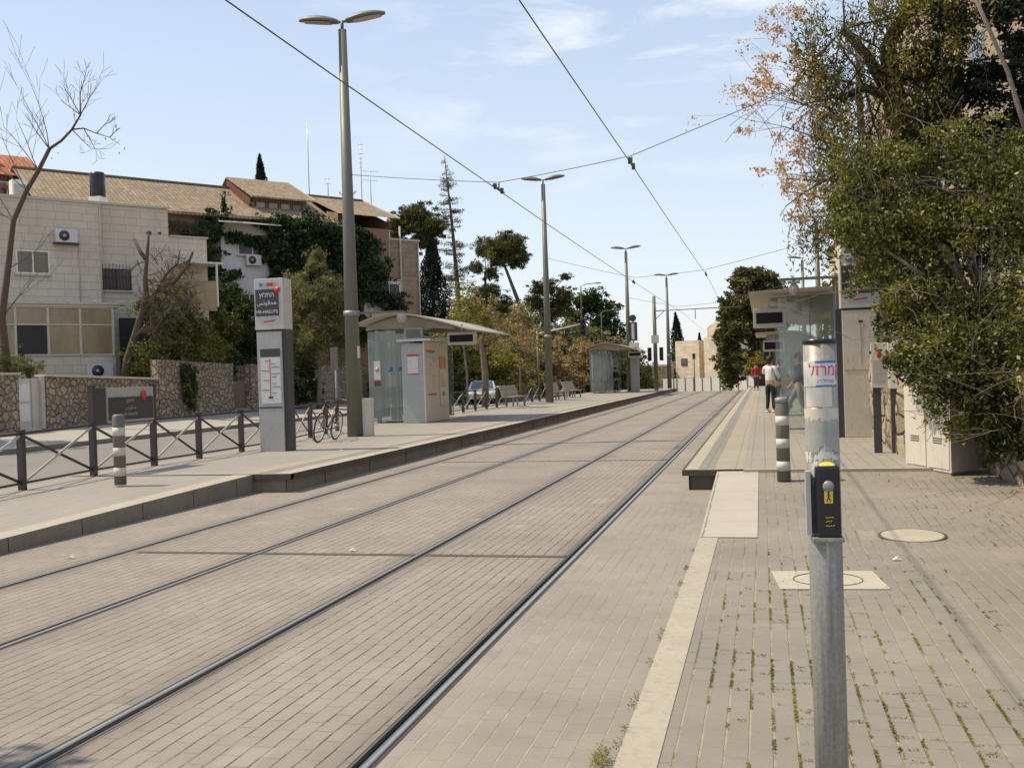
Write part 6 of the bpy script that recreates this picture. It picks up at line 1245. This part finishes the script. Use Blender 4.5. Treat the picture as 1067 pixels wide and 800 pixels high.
walk = dict(kneel=(-.05, -.07, .29), kneer=(.05, .02, .28), anklel=(-.05, -.12, .045), ankler=(.05, .13, .075), toer=(0, -.07, -.06), elbowl=(-.14, .06, .64), elbowr=(.14, -.03, .64), wristl=(-.14, .08, .52), wristr=(.13, -.12, .56))
j = dict(stand); j.update(elbowr=(.17, -.07, .70), wristr=(.16, -.18, .78), elbowl=(-.15, -.03, .65), wristl=(-.1, -.12, .62), ankler=(.055, .03, .045))
person('person in white top and black trousers standing on the right platform', (.2, 33.2, .284), rad(150), 1.74, j, 'cloth_white', 'cloth_black', shoe='cloth_white')
p2 = person('person with purple top half hidden beside the one in white', (.52, 34.2, .284), rad(190), 1.68, stand, 'purple', 'cloth_black')
ob = thing('shoulder_bag', 'orange brown bag carried by the person with the purple top', 'bag', (.72, 33.9, .95)); MB().bbox(-.14, .14, -.07, .07, 0, .38, .03).build('bag_body', M['orangebag'] if 'orangebag' in M else plain('bag_leather', (.35, .13, .04), .6), ob); MB().tube([(-.12, 0, .36), (0, 0, .62), (.12, 0, .36)], .012, 6).build('strap', M['bark'], ob)
big = dict(kneel=(-.05, -.12, .29), kneer=(.05, .03, .28), anklel=(-.05, -.2, .045), ankler=(.05, .17, .08), toer=(0, -.07, -.06), elbowl=(-.14, .08, .64), elbowr=(.14, -.03, .64), wristl=(-.14, .1, .52), wristr=(.13, -.12, .56))
person('person in dark jacket and grey jeans striding behind the shelter glass', (.86, 27.4, .284), rad(-80), 1.74, big, 'navy', 'greyjean')
bg = thing('blue_bag', 'blue bag on the shelter bench behind the striding person', 'bag', (.62, 30.2, .5)); MB().bbox(-.16, .16, -.12, .12, 0, .42, .06).build('bag_body', M['blue'], bg); MB().tube([(-.1, 0, .4), (0, 0, .5), (.1, 0, .4)], .012, 6).build('handle', M['navy'], bg)
person('person in red jacket and jeans walking far down the right platform', (-.45, 68, .284), rad(10), 1.72, stand, 'cloth_red', 'denim')
person('dark clothed person with a bag waiting at the far left shelter', (-10.2, 73.4, .284), rad(60), 1.78, walk, 'cloth_black', 'cloth_black')

# ------------------------------------------------------------------ camera
cam = bpy.data.cameras.new('camera'); co = bpy.data.objects.new('camera', cam); COL.objects.link(co); sc.camera = co
f = 1080.; cam.sensor_fit = 'HORIZONTAL'; cam.sensor_width = 36; cam.lens = f/1067*36; cam.clip_end = 6000; cam.clip_start = .05
yaw = math.atan(262/f); pit = rad(.42); roll = rad(1.8)
fwd = Vector((-math.sin(yaw)*math.cos(pit), math.cos(yaw)*math.cos(pit), -math.sin(pit))); rt = Vector((math.cos(yaw), math.sin(yaw), 0)); up = rt.cross(fwd)
# image x axis (right) = cos r * rt + sin r * up ; world horizon rises to the right in the picture
ix = rt*math.cos(roll)-up*math.sin(roll); iy = rt*math.sin(roll)+up*math.cos(roll)
ix, iy = ix.normalized(), iy.normalized()
Rm = Matrix((ix, iy, -fwd)).transposed().to_4x4(); co.matrix_world = Matrix.Translation((0, 0, 1.66)) @ Rm

# ------------------------------------------------------------------ light
EL = rad(57.5); L = bpy.data.lights.new('sun', 'SUN'); L.energy = 5.0; L.angle = rad(.5); L.color = (1.0, .87, .65)
so = bpy.data.objects.new('sun', L); COL.objects.link(so); so.rotation_euler = Vector((math.cos(EL), .06, -math.sin(EL))).to_track_quat('-Z', 'Y').to_euler()
w = bpy.data.worlds.new('World'); sc.world = w; w.use_nodes = True; nt = w.node_tree; nt.nodes.clear()
N_ = nt.nodes.new; Lk = nt.links.new
out = N_('ShaderNodeOutputWorld'); bg_ = N_('ShaderNodeBackground'); sky = N_('ShaderNodeTexSky'); sky.sky_type = 'NISHITA'; sky.sun_disc = False; sky.sun_elevation = EL; sky.sun_rotation = rad(-90); sky.altitude = 700; sky.air_density = 1.0; sky.dust_density = 2.2; sky.ozone_density = 1.4
tc = N_('ShaderNodeTexCoord'); mp = N_('ShaderNodeMapping'); mp.inputs['Scale'].default_value = (2.0, 2.0, 9.0); mp.inputs['Rotation'].default_value = (0, rad(-5), 0); Lk(tc.outputs['Generated'], mp.inputs[0])
n1 = N_('ShaderNodeTexNoise'); n1.inputs['Scale'].default_value = 2.6; n1.inputs['Detail'].default_value = 7; n1.inputs['Roughness'].default_value = .6; n1.inputs['Distortion'].default_value = .4; Lk(mp.outputs[0], n1.inputs[0])
cr = N_('ShaderNodeValToRGB'); cr.color_ramp.elements[0].position = .5; cr.color_ramp.elements[1].position = .7; Lk(n1.outputs['Fac'], cr.inputs[0])
sx = N_('ShaderNodeSeparateXYZ'); Lk(tc.outputs['Generated'], sx.inputs[0]); mr = N_('ShaderNodeMapRange'); mr.inputs[1].default_value = .14; mr.inputs[2].default_value = .30; Lk(sx.outputs[2], mr.inputs[0])
mm_ = N_('ShaderNodeMath'); mm_.operation = 'MULTIPLY'; Lk(cr.outputs[0], mm_.inputs[0]); Lk(mr.outputs[0], mm_.inputs[1])
xr_ = N_('ShaderNodeMapRange'); xr_.inputs[1].default_value = -.42; xr_.inputs[2].default_value = -.2; Lk(sx.outputs[0], xr_.inputs[0]); m3_ = N_('ShaderNodeMath'); m3_.operation = 'MULTIPLY'; Lk(mm_.outputs[0], m3_.inputs[0]); Lk(xr_.outputs[0], m3_.inputs[1]); m2_ = N_('ShaderNodeMath'); m2_.operation = 'MULTIPLY'; m2_.inputs[1].default_value = .7; Lk(m3_.outputs[0], m2_.inputs[0])
mx = N_('ShaderNodeMix'); mx.data_type = 'RGBA'; Lk(m2_.outputs[0], mx.inputs[0]); hz = N_('ShaderNodeMix'); hz.data_type = 'RGBA'; hz.inputs[0].default_value = .6; gz = N_('ShaderNodeMapRange'); gz.inputs[1].default_value = 0.0; gz.inputs[2].default_value = .5; Lk(sx.outputs[2], gz.inputs[0]); gc = N_('ShaderNodeValToRGB'); gc.color_ramp.elements[0].color = (.86, .87, .87, 1); gc.color_ramp.elements[1].color = (.42, .53, .74, 1); e_ = gc.color_ramp.elements.new(.35); e_.color = (.69, .76, .85, 1); Lk(gz.outputs[0], gc.inputs[0]); gs = N_('ShaderNodeVectorMath'); gs.operation = 'SCALE'; gs.inputs[3].default_value = 10.0; Lk(gc.outputs[0], gs.inputs[0]); Lk(gs.outputs[0], hz.inputs[7]); Lk(sky.outputs[0], hz.inputs[6]); Lk(hz.outputs[2], mx.inputs[6]); mx.inputs[7].default_value = (8.2, 8.3, 8.6, 1)
Lk(mx.outputs[2], bg_.inputs[0]); bg_.inputs[1].default_value = .138; Lk(bg_.outputs[0], out.inputs[0])
sc.view_settings.view_transform = 'Standard'; sc.view_settings.look = 'None'; sc.view_settings.exposure = 0; sc.view_settings.gamma = 1
sc.cycles.use_denoising = True; sc.cycles.max_bounces = 8; sc.cycles.transparent_max_bounces = 12
